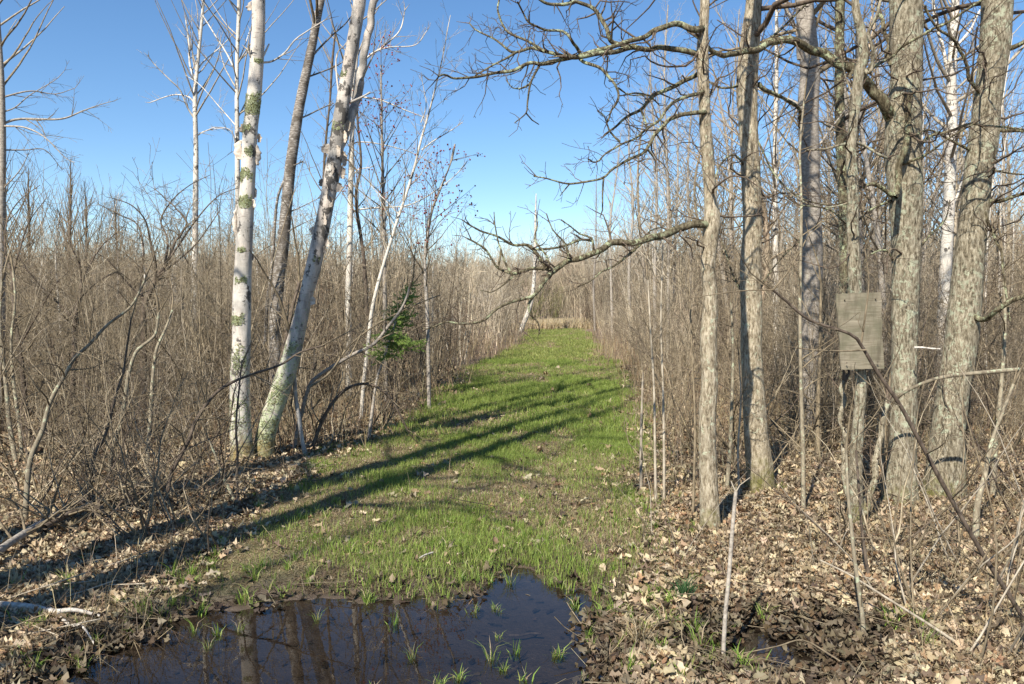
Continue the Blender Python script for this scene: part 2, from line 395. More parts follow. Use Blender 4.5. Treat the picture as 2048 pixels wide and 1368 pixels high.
# ------------------------------------------------------------------ scattered ground cover
def in_view(x, y, m=.6): return np.abs(x) < .655 * y + m
def blades(n, x, y, hgt, wid, lean, col, base=None):
    """n curved blades of 2 quads"""
    z = H(x, y) if base is None else base
    a = rs.uniform(0, 2 * math.pi, n); la = rs.uniform(0, 2 * math.pi, n)
    sx, sy = np.cos(a) * wid / 2, np.sin(a) * wid / 2
    lx, ly = np.cos(la) * lean * hgt, np.sin(la) * lean * hgt
    def row(t, k, w):
        cx, cy, cz = x + lx * k, y + ly * k, z - .005 + hgt * t
        return [np.c_[cx - sx * w, cy - sy * w, cz], np.c_[cx + sx * w, cy + sy * w, cz]]
    rows = row(0, 0, 1) + row(.6, .35, .8) + row(np.sqrt(np.clip(1 - (lean * .8) ** 2, .15, 1)), 1, .12)
    V = np.stack(rows, 1).reshape(-1, 3)
    q = np.array([[0, 1, 3, 2], [2, 3, 5, 4]]); Qd = (q[None] + (np.arange(n) * 6)[:, None, None]).reshape(-1, 4)
    return V, Qd, np.repeat(col, 6, 0)
def pal(n, cols, var=.18):
    c = np.array(cols)[rs.randint(0, len(cols), n)]; return c * rs.uniform(1 - var, 1 + var, (n, 1)) * rs.uniform(.95, 1.05, (n, 3))
def catm(parts):
    off = 0; Vs, Qs, Cs = [], [], []
    for V, Qd, C in parts: Vs.append(V); Qs.append(Qd + off); Cs.append(C); off += len(V)
    return np.concatenate(Vs), np.concatenate(Qs), np.concatenate(Cs)
GREEN = [(.18, .255, .05), (.24, .32, .065), (.15, .21, .045), (.32, .385, .10), (.24, .28, .08)]
STRAW = [(.42, .34, .2), (.34, .26, .15), (.5, .41, .26), (.28, .2, .11)]
def grass_field(n, y0, y1, hm, wm, pw=1.0):
    y = y0 + (y1 - y0) * rs.rand(n * 3) ** pw; xl, xr = trail_edges(y); x = xl - .8 + (xr - xl + 1.6) * rs.rand(n * 3)
    m = trail(x, y); cl = fbm(x * 3.2, y * 2.2, 0, 3, 21); lng = fbm(x * .9, y * .45, 0, 3, 22)
    cover = np.clip((cl - .32) * 5, .2, 1) * np.interp(y, [4.2, 5.2, 7, 9], [.10, .42, .85, 1.0]) * (1 - .7 * sstep(-.2, -1.3, x + (cl - .5) * 2) * sstep(8, 6.2, y))
    k = (rs.rand(n * 3) < m * cover) & (pud_d(x, y) > -.02); x, y, lng, cl = x[k][:n], y[k][:n], lng[k][:n], cl[k][:n]; c = len(x)
    dry = rs.rand(c) < np.clip((lng - .44) * 3.6 + .2, .1, .8)
    col = np.where(dry[:, None], pal(c, STRAW), pal(c, GREEN))
    h = hm * rs.uniform(.4, 1.3, c) * np.where(dry, .7, .6 + 1.0 * cl)
    return blades(c, x, y, h, wm * rs.uniform(.6, 1.3, c), np.where(dry, rs.uniform(.4, 1.2, c), rs.uniform(.05, .6, c)), col)
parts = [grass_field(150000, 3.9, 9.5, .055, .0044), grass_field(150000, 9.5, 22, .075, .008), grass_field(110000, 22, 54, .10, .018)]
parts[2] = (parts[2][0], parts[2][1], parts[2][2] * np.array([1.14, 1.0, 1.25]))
V_, Q_, C_ = catm(parts)
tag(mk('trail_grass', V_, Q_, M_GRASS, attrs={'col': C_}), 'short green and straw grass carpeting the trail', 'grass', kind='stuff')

def litter_mask(x, y):
    return (1 - .975 * trail(x, y)) * sstep(-.18, .12, pud_d(x, y))
def leaves(n, y0, y1, smin, smax, wetmode=False):
    y = y0 + (y1 - y0) * rs.rand(n * 2); x = (rs.rand(n * 2) * 2 - 1) * (.66 * y + (.6 if wetmode else 2.2))
    if wetmode: k = (pud_d(x, y) < .12) & (rs.rand(n * 2) < .35)
    else: k = rs.rand(n * 2) < litter_mask(x, y) * np.where(x < -1, .75, 1) * (.45 + fbm(x * 1.5, y * 1.5, 0, 2, 31))
    x, y = x[k][:n], y[k][:n]; c = len(x)
    L = rs.uniform(smin, smax, c); st = np.linspace(0, 1, 7)
    wp = np.array([.02, .3, .2, .46, .28, .40, .03]) * .62
    wj = wp[None, :] * rs.uniform(.65, 1.35, (c, 7)); u = (st - .5)[None, :] * L[:, None]
    curl = rs.uniform(-1.6, 2.6, c)[:, None] / L[:, None]; cur2 = rs.uniform(-1.2, 2.2, c)[:, None] / L[:, None]
    rows = []
    for sgn in (-1, 0, 1):
        v = sgn * wj * L[:, None]; z = curl * .55 * v * v * 4 + cur2 * .5 * u * u + (rs.rand(c, 7) - .5) * .18 * L[:, None]
        rows.append(np.stack([u, v, z], -1))
    Pm = np.stack(rows, 2)                                    # c,7,3,3
    tl = .07 if wetmode else .34; a, b, g = rs.uniform(0, 6.28, c), rs.normal(0, tl, c), rs.normal(0, tl, c)
    if wetmode: V0 = None; Pm[..., 2] *= .25
    ca, sa, cb, sb, cg, sg = np.cos(a), np.sin(a), np.cos(b), np.sin(b), np.cos(g), np.sin(g)
    Rm = np.empty((c, 3, 3))
    Rm[:, 0] = np.c_[ca * cb, ca * sb * sg - sa * cg, ca * sb * cg + sa * sg]
    Rm[:, 1] = np.c_[sa * cb, sa * sb * sg + ca * cg, sa * sb * cg - ca * sg]
    Rm[:, 2] = np.c_[-sb, cb * sg, cb * cg]
    V = np.einsum('cij,cabj->cabi', Rm, Pm)
    zz = H(x, y) + .008 + rs.uniform(0, .03, c)
    if wetmode: zz = H(x, y) + .006
    V += np.stack([x, y, zz], -1)[:, None, None, :]
    ii = np.arange(6)[:, None]; jj = np.arange(2)[None, :]
    q = np.stack([ii * 3 + jj, ii * 3 + jj + 1, (ii + 1) * 3 + jj + 1, (ii + 1) * 3 + jj], -1).reshape(-1, 4)
    Qd = (q[None] + (np.arange(c) * 21)[:, None, None]).reshape(-1, 4)
    cols = [(.085, .06, .04), (.06, .04, .028), (.12, .085, .055), (.04, .03, .02)] if wetmode else [(.43, .335, .205), (.49, .39, .25), (.33, .24, .145), (.54, .44, .295), (.19, .135, .085), (.30, .19, .105), (.43, .35, .24), (.24, .175, .11), (.14, .10, .07), (.36, .30, .2)]
    C = pal(c, cols, .25)
    if not wetmode: C = C * (1 - .66 * sstep(.32, .05, pud_d(x, y) + .12 * (noise(x * 6, y * 6) - .5)))[:, None]
    return V.reshape(-1, 3), Qd, np.repeat(C, 21, 0)
V_, Q_, C_ = catm([leaves(52000, 3.0, 6.5, .03, .085), leaves(46000, 6.5, 12, .045, .1), leaves(16000, 12, 20, .08, .16)])
tag(mk('fallen_leaves', V_, Q_, M_LEAF, attrs={'col': C_}), 'dry brown oak leaves covering the ground under the trees', 'leaf litter', kind='stuff')
V_, Q_, C_ = leaves(1500, 3.0, 5.3, .03, .07, True)
tag(mk('sunken_leaves', V_, Q_, M_LEAF, attrs={'col': C_}), 'dark wet leaves lying in and around the puddle', 'leaf litter', kind='stuff')

def thatch(n, y0, y1, h, w):
    y = y0 + (y1 - y0) * rs.rand(n * 2); xl, xr = trail_edges(y); x = xl - .9 + (xr - xl + 1.6) * rs.rand(n * 2)
    k = (rs.rand(n * 2) < trail(x, y) * (.35 + fbm(x * 2, y * 2, 0, 2, 61))) & (pud_d(x, y) > .02); x, y = x[k][:n], y[k][:n]; c = len(x)
    C = pal(c, STRAW + [(.22, .17, .1), (.15, .11, .07), (.3, .25, .15)], .25) * (1 - .5 * sstep(.5, .1, pud_d(x, y)))[:, None]
    return blades(c, x, y, h * rs.uniform(.3, 1.0, c), w * rs.uniform(.6, 1.5, c), rs.uniform(1.5, 3.5, c), C)
V_, Q_, C_ = catm([thatch(120000, 3.7, 9, .035, .0045), thatch(50000, 9, 22, .04, .009), thatch(30000, 22, 57, .05, .02)])
tag(mk('straw_thatch', V_, Q_, M_GRASS, attrs={'col': C_}), 'flattened dead straw lying between the green blades on the trail', 'thatch', kind='stuff')
T = Tubes()
for k in range(520):
    x, y = R.uniform(-2.4, .6), R.uniform(3.1, 5.1); dd = float(pud_d(np.array([x]), np.array([y]))[0])
    if dd > 0 or R.random() > math.exp(dd * 16): continue
    q = R.uniform(0, 6.28); L = R.uniform(.008, .05); z = WZ + .0015; c = math.cos(q) * L / 2; s = math.sin(q) * L / 2
    T.add([Vector((x - c, y - s, z)), Vector((x + s * .1, y - c * .1, z + .001)), Vector((x + c, y + s, z))], [.0012, .0018, .001], R.uniform(.4, 1.3), 4)
tag(T.mesh('floating_debris', M_TWIG), 'bits of straw and bark floating along the puddle shore', 'debris', kind='stuff')
# dry stalks, straw and twigs lying or standing on the floor
def straw(n, y0, y1, hlo, hhi, wd, lean0, lean1, mask):
    y = y0 + (y1 - y0) * rs.rand(n * 3); x = (rs.rand(n * 3) * 2 - 1) * (.66 * y + 1.6)
    k = rs.rand(n * 3) < mask(x, y); x, y = x[k][:n], y[k][:n]; c = len(x)
    return blades(c, x, y, rs.uniform(hlo, hhi, c), wd * rs.uniform(.6, 1.4, c), rs.uniform(lean0, lean1, c), pal(c, STRAW + [(.3, .22, .14), (.36, .28, .2), (.22, .15, .1)], .25))
mk1 = lambda x, y: litter_mask(x, y) * sstep(.35, .6, fbm(x * 1.4, y * 1.4, 0, 3, 41))
def mk2(x, y):
    xl, xr = trail_edges(y); dl = np.minimum(np.abs(x - xl + .35), np.abs(x - xr - .35)); return np.exp(-(dl / .35) ** 2) * sstep(.4, .6, fbm(x * .8, y * .4, 0, 2, 43))
mk3 = lambda x, y: np.exp(-((x - 3.0) / 2.4) ** 2) * sstep(49, 51, y)
mk4 = lambda x, y: (1 - trail(x, y)) * sstep(7.3, 8.6, y + .25 * x) * (.3 + fbm(x, y, 0, 2, 44))
def mound(n):
    x, y = rs.normal(2.9, 1.1, n), rs.uniform(50, 56, n); return blades(n, x, y, rs.uniform(.3, .75, n), rs.uniform(.02, .045, n), rs.uniform(.1, .9, n), pal(n, [(.55, .45, .28), (.48, .38, .22), (.6, .5, .34)], .15))
V_, Q_, C_ = catm([mound(7000), straw(16000, 3.2, 8, .04, .17, .003, .9, 2.6, mk1), straw(1800, 3.4, 8, .12, .38, .003, .1, .7, mk1), straw(14000, 16, 45, .25, .75, .012, .1, .6, mk2),
                   straw(16000, 49.5, 58, .3, .7, .03, .1, .6, mk3), straw(16000, 7.5, 14, .1, .6, .005, .1, .9, mk4), straw(16000, 14, 30, .3, .9, .011, .1, .8, mk4)])
tag(mk('dry_undergrowth', V_, Q_, M_GRASS, attrs={'col': C_}), 'dead straw and dry weeds along the trail edges and under the brush', 'undergrowth', kind='stuff')
T = Tubes()
for k in range(3800):
    y = 3.2 + 10 * R.random() ** .85; x = R.uniform(-.66 * y - .3, .66 * y + .3)
    if R.random() > float(litter_mask(np.array([x]), np.array([y]))[0]): continue
    p = Vector((x, y, Hs(x, y) + R.uniform(.01, .05))); a = R.uniform(0, 6.28); d = Vector((math.cos(a), math.sin(a), R.uniform(-.02, .25)))
    L = R.uniform(.05, .4); pts = [p]
    for q in range(4): d = d + Vector((R.gauss(0, .15), R.gauss(0, .15), R.gauss(0, .05))); p = p + d.normalized() * L / 4; pts.append(p.copy())
    T.add(pts, [.0032 * R.uniform(.4, 1.2)] * 5, R.uniform(.45, 1.3))
tag(T.mesh('twig_litter', M_TWIG), 'thin fallen twigs scattered over the leaf litter', 'twigs', kind='stuff')

def place(x, y):
    u = 1024 + F * x / y; left = u < 1024 + F * trail_edges(y)[0] / y
    for lim, ph in ((150, 'at the left picture edge'), (290, 'near the crooked alder stems'), (430, 'left of the two white birches'), (640, 'behind the white birches'), (760, 'just right of the leaning birch'), (880, 'around the small spruce'), (1180 if left else 0, 'between the spruce and the trail'),
                    (1340, 'beside the right trail edge'), (1440, 'around the slim furrowed oak'), (1560, 'around the pale mossy-footed oak'), (1660, 'by the grey maple'), (1780, 'around the plywood board'), (1880, 'by the thick old oak')):
        if u < lim: return ph
    return 'around the broad leaning oak'
# ------------------------------------------------------------------ grass tufts (things)
def tuft(n, hh, wd, lean, cols, straws=.15):
    a = rs.uniform(0, 6.28, n); r = rs.uniform(0, .035, n); x, y = np.cos(a) * r, np.sin(a) * r
    c = np.where((rs.rand(n) < straws)[:, None], pal(n, STRAW), pal(n, cols))
    return blades(n, x, y, hh * rs.uniform(.5, 1.15, n), wd * rs.uniform(.7, 1.2, n), rs.uniform(*lean, n), c, base=np.full(n, -.03))
YG = [(.2, .3, .05), (.26, .36, .07), (.15, .25, .045), (.3, .34, .09)]
BG = [(.06, .14, .05), (.09, .19, .07), (.05, .11, .045)]
protos = []
for k in range(7):
    V_, Q_, C_ = tuft([16, 24, 12, 30, 20, 10, 38][k], [.11, .13, .08, .12, .16, .1, .11][k], [.007, .006, .007, .006, .005, .008, .006][k], (.2, 1.0), YG)
    protos.append(mk('grass_tuft', V_, Q_, M_GRASS, attrs={'col': C_}).data)
for o in [o for o in COL.objects if o.name.startswith('grass_tuft')]: bpy.data.objects.remove(o)
used_t = 0
def put_tuft(p, k, s, label, group):
    o = bpy.data.objects.new('grass_tuft', protos[k]); COL.objects.link(o)
    o.location = (p[0], p[1], max(Hs(p[0], p[1]), WZ - .02) + .02); o.rotation_euler = (0, 0, R.uniform(0, 6.28)); o.scale = (s, s, s * R.uniform(.85, 1.15))
    return tag(o, label, 'grass tuft', group)
WT = [(730, 1195), (700, 1170), (655, 1180), (620, 1160), (955, 1215), (985, 1212), (945, 1205), (1008, 1222), (405, 1260), (440, 1250), (470, 1245), (420, 1280), (495, 1192), (790, 1180), (820, 1190), (1020, 1295), (960, 1300), (1005, 1330), (1050, 1345), (975, 1355), (925, 1350), (745, 1368), (800, 1240), (1025, 1160), (985, 1130), (1110, 1300), (1170, 1345), (1000, 1265), (830, 1310), (300, 1230), (350, 1210), (270, 1215), (640, 1215), (855, 1175), (905, 1165), (1160, 1205), (1175, 1250), (540, 1175), (590, 1140), (880, 1355)]
for u, v in WT:
    u += R.gauss(0, 12); v += R.gauss(0, 6)
    w_ = 'near the left shore' if u < 520 else 'along the far shore' if v < 1200 else 'in the bottom right of the water' if v > 1290 else 'in the middle of the water' if u < 1100 else 'by the right shore'
    put_tuft(G(u, v), R.randrange(7), R.uniform(.4, 1.05), 'small yellow-green grass tuft standing in the dark puddle, ' + w_, 'puddle grass tufts ' + w_)
n_ = 0
while n_ < 190:
    y = R.uniform(3.3, 7.5); x = R.uniform(-.64 * y, .9 + .1 * y); d = float(pud_d(np.array([x]), np.array([y]))[0])
    if d < -.08 or (d > .5 and R.random() < .5) or (d > 1.6 and R.random() < .6) or (x < -2.6 and y > 5): continue
    w_ = ('on the muddy left bank' if x < -1.4 else 'close to the far puddle edge' if d < .4 else 'on the right side of the trail mouth' if x > .3 else 'on the trail a little beyond the puddle'); big = R.random() < .5
    put_tuft((x, y), R.choice([1, 3, 6] if big else [0, 2, 5]), R.uniform(.5, .9), ('dense' if big else 'sparse') + ' yellow-green grass tuft ' + w_, ('dense' if big else 'sparse') + ' grass tufts ' + w_); n_ += 1
for u, v, s in [(1240, 1290, .9), (1260, 1350, 1), (1290, 1265, .8), (1330, 1260, 1), (1400, 1290, 1.1), (1440, 1290, 1), (1780, 1250, 1.1), (1800, 1245, 1), (1850, 1300, 1), (1480, 1330, 1), (1560, 985, .9), (1380, 1345, 1), (1840, 1260, .9), (1380, 1160, .7), (1460, 1310, .9)]:
    put_tuft(G(u, v), R.randrange(7), s, 'thin green grass tuft growing among the dead leaves on the right', 'grass tufts among the leaf litter')
V_, Q_, C_ = tuft(110, .15, .005, (.1, .9), BG, .03)
o = mk('grass_clump', V_, Q_, M_GRASS, attrs={'col': C_}); p = G(1368, 1205); o.location = (p.x, p.y, Hs(p.x, p.y) + .03)
tag(o, 'dense blue-green grass clump on the leaf litter to the right of the puddle', 'grass clump')
V_, Q_, C_ = tuft(70, .2, .004, (.5, 1.5), STRAW, .6)
o = mk('dry_grass_clump', V_, Q_, M_GRASS, attrs={'col': C_}); p = G(1280, 1290); o.location = (p.x, p.y, Hs(p.x, p.y) + .03)
tag(o, 'straw-coloured drooping grass clump beside the right edge of the puddle', 'grass clump')
#TREES
# ------------------------------------------------------------------ trees
def px(w, d): return w / 2 / F * d
def trunk_line(tr, d, top, step=.02, flare=0.0, r_top=.012):
    """tr: (u, v, w[, depth offset]) from the base up; continued above the picture up to height top"""
    pts = []
    for q in tr:
        dd = d + (q[3] if len(q) > 3 else 0); p = P(q[0], q[1], dd); pts.append((p.x, p.y, p.z, px(q[2], dd)))
    b = pts[0]; gz = Hs(b[0], b[1]); pts[0] = (b[0], b[1], gz + .02, b[3])
    pts.insert(0, (b[0], b[1], gz - .12, b[3] * (1 + flare)))
    l, m = pts[-1], pts[-2]
    if top > l[2] + .3:
        dx, dy = (l[0] - m[0]) / max(.1, l[2] - m[2]), (l[1] - m[1]) / max(.1, l[2] - m[2]); n = max(2, int((top - l[2]) / 1.2)); x, y = l[0], l[1]
        for k in range(1, n + 1):
            h = (top - l[2]) / n; dx = dx * .8 + R.gauss(0, .03); dy = dy * .8 + R.gauss(0, .03); x += dx * h; y += dy * h
            pts.append((x, y, l[2] + h * k, l[3] * (1 - k / n) ** .9 + r_top))
    return catmull(pts, step)
def auto_crown(T, line, z0, z1, n, S, lr, lenf, ang=(35, 75), tint=1.0, tips=None, bias=None, r_k=.42):
    z = line[:, 2]
    for k in range(n):
        zz = z0 + (z1 - z0) * ((k + R.random()) / n); i = min(len(line) - 2, int(np.searchsorted(z, zz))); q = line[i]
        d0 = Vector(line[min(len(line) - 1, i + 12), :3] - line[max(0, i - 12), :3]).normalized(); a = math.radians(R.uniform(*ang))
        pv = perp(d0)
        if bias is not None: pv = (pv + bias).normalized()
        d = d0 * math.cos(a) + pv * math.sin(a); L = lenf((zz - z0) / (z1 - z0)) * R.uniform(.6, 1.15)
        r = min(q[3] * r_k, lr * L)
        grow(T, Vector(q[:3]), d, L, r, 0 if L > 1.2 else 1, S, tint * R.uniform(.9, 1.1), tips)
def tree(name, label, tr, d, top, mat, twig, sides=20, rough=.006, freq=60, zf=6, step=.02, flare=.5, group=None, crown=None, limbs=(), S=OAK, cat='tree', limbmat=None, lump=.06, extra=None):
    line = trunk_line(tr, d, top, step, flare)
    g = line[np.argmin(np.abs(line[:, 2] - Hs(line[0, 0], line[0, 1])))]
    if flare: line[:, 3] *= 1 + flare * .55 * np.exp(-np.maximum(line[:, 2] - g[2], 0) / .13)
    root = empty(name, tuple(g[:3]), label, cat, group); o = g[:3]
    V, Qd, ti = bole(line, sides, rough * (1.5 if rough >= .005 else 1), freq, zf, R.randrange(999), lump); mk('trunk', V, Qd, mat, root, o, {'tint': ti})
    for lb in limbs:
        pts, w0, w1, dz = lb[:4]; n = len(pts); dd = [d + (lb[4] if len(lb) > 4 else 0) + dz * (k / (n - 1)) + (0 if k == 0 else R.gauss(0, .02)) for k in range(n)]
        A = [(*P(u, v, e), px(w0 + (w1 - w0) * (k / (n - 1)) ** .8, e)) for k, ((u, v), e) in enumerate(zip(pts, dd))]
        ln = catmull(A, .02 if w0 > 5 else .04); big = w0 > 6
        if big: ln[:, :3] += (np.c_[noise(ln[:, 0] * 9, ln[:, 2] * 9, 0, 51), noise(ln[:, 0] * 9, ln[:, 2] * 9, 3, 52), noise(ln[:, 0] * 9, ln[:, 2] * 9, 6, 53)] - .5) * .04
        V, Qd, ti = bole(ln, 10 if big else 6, .002 if big else .0006, 120, 25, R.randrange(999), .05 if S is OAK else .01)
        lo = mk('limb', V, Qd, limbmat or mat, root, o, {'tint': ti})
        T = Tubes(); pv = [Vector(q[:3]) for q in ln[::3]]; L = sum((pv[k + 1] - pv[k]).length for k in range(len(pv) - 1)); rd = list(ln[::3, 3])
        dn = (lb[5] if len(lb) > 5 else 1.0)
        if dn > 0 and len(pv) > 2:
            spawn(T, pv, rd, L, 1, S, 1.0, None, .12, dens=(14 if S is OAK else 5.5) * dn, lim=.36 if S is OAK else .7)
            for _ in range(2): grow(T, pv[-1], (pv[-1] - pv[-2]).normalized() + perp(Vector((0, 1, 0))) * .5, R.uniform(.08, .2), rd[-1], 2, S)
            if T.g: T.mesh('twigs', twig, lo, None)
            for ch in lo.children: ch.location = (-o[0], -o[1], -o[2])
    if crown:
        T = Tubes()
        for c in crown: auto_crown(T, line, *c)
        if T.g: T.mesh('crown', twig, root, o)
    if extra: extra(root, line, o)
    return root, line

# --- lichen tufts and peeling bark on the two big birches
def lichen(root, line, o, spots):
    """spots: (z centre, half height, angle centre, half width, n)"""
    Vs = []; Cs = []
    for zc, hz, ac, aw, n in spots:
        for _ in range(int(n * 3.2)):
            z = zc + hz * rs.uniform(-1, 1) * rs.uniform(.3, 1); i = int(np.argmin(np.abs(line[:, 2] - z))); q = line[i]; a = ac + aw * rs.uniform(-1, 1)
            if fbm(a * 2.2 + z * 3, z * 13 - a * 1.5, 0, 3, 5) + .22 * rs.rand() < .5 + .35 * (abs(z - zc) / hz) ** 2: continue
            nrm = np.array([math.cos(a), math.sin(a), 0]); tan = np.array([-math.sin(a), math.cos(a), 0]); c = q[:3] + nrm * (q[3] + .003); c[2] = z; s = rs.uniform(.003, .0095)
            up = np.array([0, 0, 1.]) ; out = nrm * rs.uniform(.2, 1.1) * s; t2 = tan * s * rs.uniform(.6, 1.2); u2 = up * s * rs.uniform(.6, 1.2)
            Vs += [c - t2 - u2 * .4, c + t2 * .8 - u2 * .5 + out * .5, c + t2 * .9 + u2 + out, c - t2 * .8 + u2 * .8 + out * .7]
            b = np.array([(.46, .5, .28), (.6, .64, .42), (.34, .36, .17), (.42, .45, .28), (.16, .15, .07)][rs.randint(5)]) * rs.uniform(.8, 1.2); Cs += [b] * 4
    if Vs: mk('lichen', np.array(Vs), np.arange(len(Vs)).reshape(-1, 4), M_LICH, root, o, {'col': np.array(Cs)}, smooth=False)
def curl(root, line, o, z, ang, wid, hgt, out, roll, dark=1.0):
    """a strip of bark, attached along one vertical edge at angle ang, peeling round and away"""
    i = int(np.argmin(np.abs(line[:, 2] - z))); q = line[i]; n, m = 12, 13; V = []
    for a in range(m):
        zz = (a / (m - 1) - .5) * hgt; x, y = 0.0, 0.0; th = 0.0; w = wid * (.22 + .78 * math.sin(math.pi * min(1, .08 + .92 * a / (m - 1))) ** .6) * (.7 + .6 * float(noise(a * .9 + z * 31, ang * 7, 0, 12))); p = [(0, 0)]
        for b in range(n - 1):
            th = out + roll * (b / (n - 1)) ** 1.4; x += math.cos(th) * w / (n - 1); y += math.sin(th) * w / (n - 1); p.append((x, y))
        for (x, y) in p:
            tx, ty = -math.sin(ang), math.cos(ang); nx, ny = math.cos(ang), math.sin(ang)
            V.append((q[0] + nx * (q[3] + .003 + y) + tx * x, q[1] + ny * (q[3] + .003 + y) + ty * x, z + zz + .06 * (x ** 2) / max(wid, .01) * math.sin(z * 31) + .004 * math.sin(5 * a + x * 60)))
    Qd = [[a * n + b, a * n + b + 1, (a + 1) * n + b + 1, (a + 1) * n + b] for a in range(m - 1) for b in range(n - 1)]
    V = np.array(V); V += (np.c_[noise(V[:, 0] * 60, V[:, 2] * 60, 0, 1), noise(V[:, 0] * 60, V[:, 2] * 60, 3, 2), noise(V[:, 0] * 60, V[:, 2] * 60, 7, 3)] - .5) * .012
    ob = mk('peeling_bark', V, Qd, M_CURL, root, o, {'tint': np.full(len(V), dark)})
    sm = ob.modifiers.new('thickness', 'SOLIDIFY'); sm.thickness = .0018
def zpx(v, d): return P(1024, v, d).z

# big paper birch on the left
dA = G(490, 925).y
def exA(root, line, o):
    f = -math.pi / 2
    lichen(root, line, o, [(zpx(215, dA), .17, f, 1.5, 700), (zpx(260, dA), .1, f - .6, .9, 200), (zpx(352, dA), .09, f, .9, 220), (zpx(405, dA), .08, f + .1, .9, 220), (zpx(305, dA), .06, f + .2, .5, 70), (zpx(125, dA), .03, f + .6, .6, 50),
                           (zpx(500, dA), .04, f, .5, 70), (zpx(560, dA), .06, f + .1, .7, 110), (zpx(640, dA), .09, f - .3, .9, 180), (zpx(720, dA), .2, f - .2, 1.1, 260), (zpx(820, dA), .25, f - .2, 1.2, 260)])
    R_ = lambda: R.uniform(.85, 1.1)
    for v, a, w, h, ou, ro, dk in [(300, math.pi * 1.02, .10, .22, 1.0, 1.6, .9), (310, -.25, .09, .24, 1.2, -2.2, 1.1), (275, .1, .06, .10, .9, 2, .7), (385, -.1, .05, .13, 1.0, -2, .9), (408, -.4, .05, .10, .8, 2, 1.0), (445, math.pi * 1.05, .08, .30, .5, 2.4, 1.0), (12, math.pi * 1.0, .09, .10, 1.3, 1.8, 1.0), (255, 2.9, .07, .1, .8, 2, .4), (515, 0, .05, .06, .9, 2.0, .4)]:
        curl(root, line, o, zpx(v, dA), a, w * .8, h * .9, ou, ro, dk * R_())
limbsA = [([(525, 125), (545, 122), (570, 105), (590, 80), (615, 62), (650, 40)], 5, 2, .5), ([(512, 125), (500, 110), (497, 92)], 6, 4, -.1), ([(522, 120), (530, 105), (538, 88)], 5, 3, .1)]
tree('paper_birch', 'thick upright white birch with green lichen patches and peeling bark left of the trail', [(486, 925, 44), (481, 860, 41), (480, 760, 38), (483, 680, 36), (483, 620, 36), (486, 540, 33), (491, 440, 30), (495, 370, 29), (501, 260, 28), (508, 190, 28), (514, 110, 26), (517, 0, 25)],
     dA, 13, M_BIRCH, M_TWIGP, 40, .003, 50, 10, .02, .35, extra=exA, limbs=limbsA, S=MAP, crown=[(6.2, 12.8, 26, ASP, .014, lambda t: 2.6 * (1 - t) + .5, (35, 65))], lump=.035)
dB = dA + .15
def exB(root, line, o):
    f = -math.pi / 2
    lichen(root, line, o, [(zpx(780, dB), .32, f, 1.2, 480), (zpx(860, dB), .2, f, 1.2, 300), (zpx(700, dB), .1, f - .3, .9, 160), (zpx(255, dB), .08, f, .9, 110), (zpx(150, dB), .04, f - .6, .6, 60), (zpx(520, dB), .05, f + .4, .4, 50)])
    for v, a, w, h, ou, ro, dk in [(297, math.pi * .98, .10, .10, 1.3, -.5, .75), (250, 0, .06, .12, .8, 2, .5), (275, -.5, .08, .13, .9, 2.4, 1.0), (318, -.2, .10, .16, 1.0, 2.2, .85), (345, -.1, .10, .13, 1.1, 2.2, .9), (305, -1.2, .09, .12, .5, 1.6, .8), (340, -1.5, .1, .13, .5, 1.6, .75), (375, -.4, .10, .10, .7, 2.0, 1.1), (365, math.pi, .06, .08, 1.0, 1.6, .35), (385, -1.7, .1, .14, .4, 1.8, .8), (405, -1.1, .08, .12, .5, 1.5, .6), (440, -1.3, .08, .12, .5, 1.8, .85), (485, -.3, .06, .09, .9, 1.8, .9), (500, -.5, .05, .07, .8, 2, .4), (460, math.pi, .05, .08, .9, 1.8, .9), (600, -.5, .07, .10, .5, 1.4, .9)]:
        curl(root, line, o, zpx(v, dB), a, w * .8, h, ou, ro, dk)
limbsB = [([(664, 318), (680, 285), (697, 240), (713, 190), (724, 140), (736, 75), (748, 0), (756, -60)], 20, 13, .5, 0, .15), ([(700, 205), (722, 195), (740, 185)], 6, 3, .1), ([(683, 240), (672, 120), (690, 90)], 4, 2, .2)]
tree('paper_birch', 'leaning white birch with shaggy peeling bark, forked from the ground beside the upright one', [(526, 915, 40), (532, 870, 37), (547, 820, 37), (568, 760, 37), (584, 710, 36), (598, 650, 30), (610, 600, 26), (624, 545, 29), (641, 470, 30), (655, 400, 28), (664, 350, 30), (672, 300, 29), (681, 235, 27), (698, 130, 25), (715, 30, 24), (722, -30, 24)],
     dB, 12, M_BIRCHL, M_TWIGP, 40, .004, 50, 12, .02, .35, extra=exB, limbs=limbsB, S=MAP, limbmat=M_BIRCHL, crown=[(6.0, 11.8, 22, ASP, .014, lambda t: 2.4 * (1 - t) + .5, (35, 65))], lump=.05)
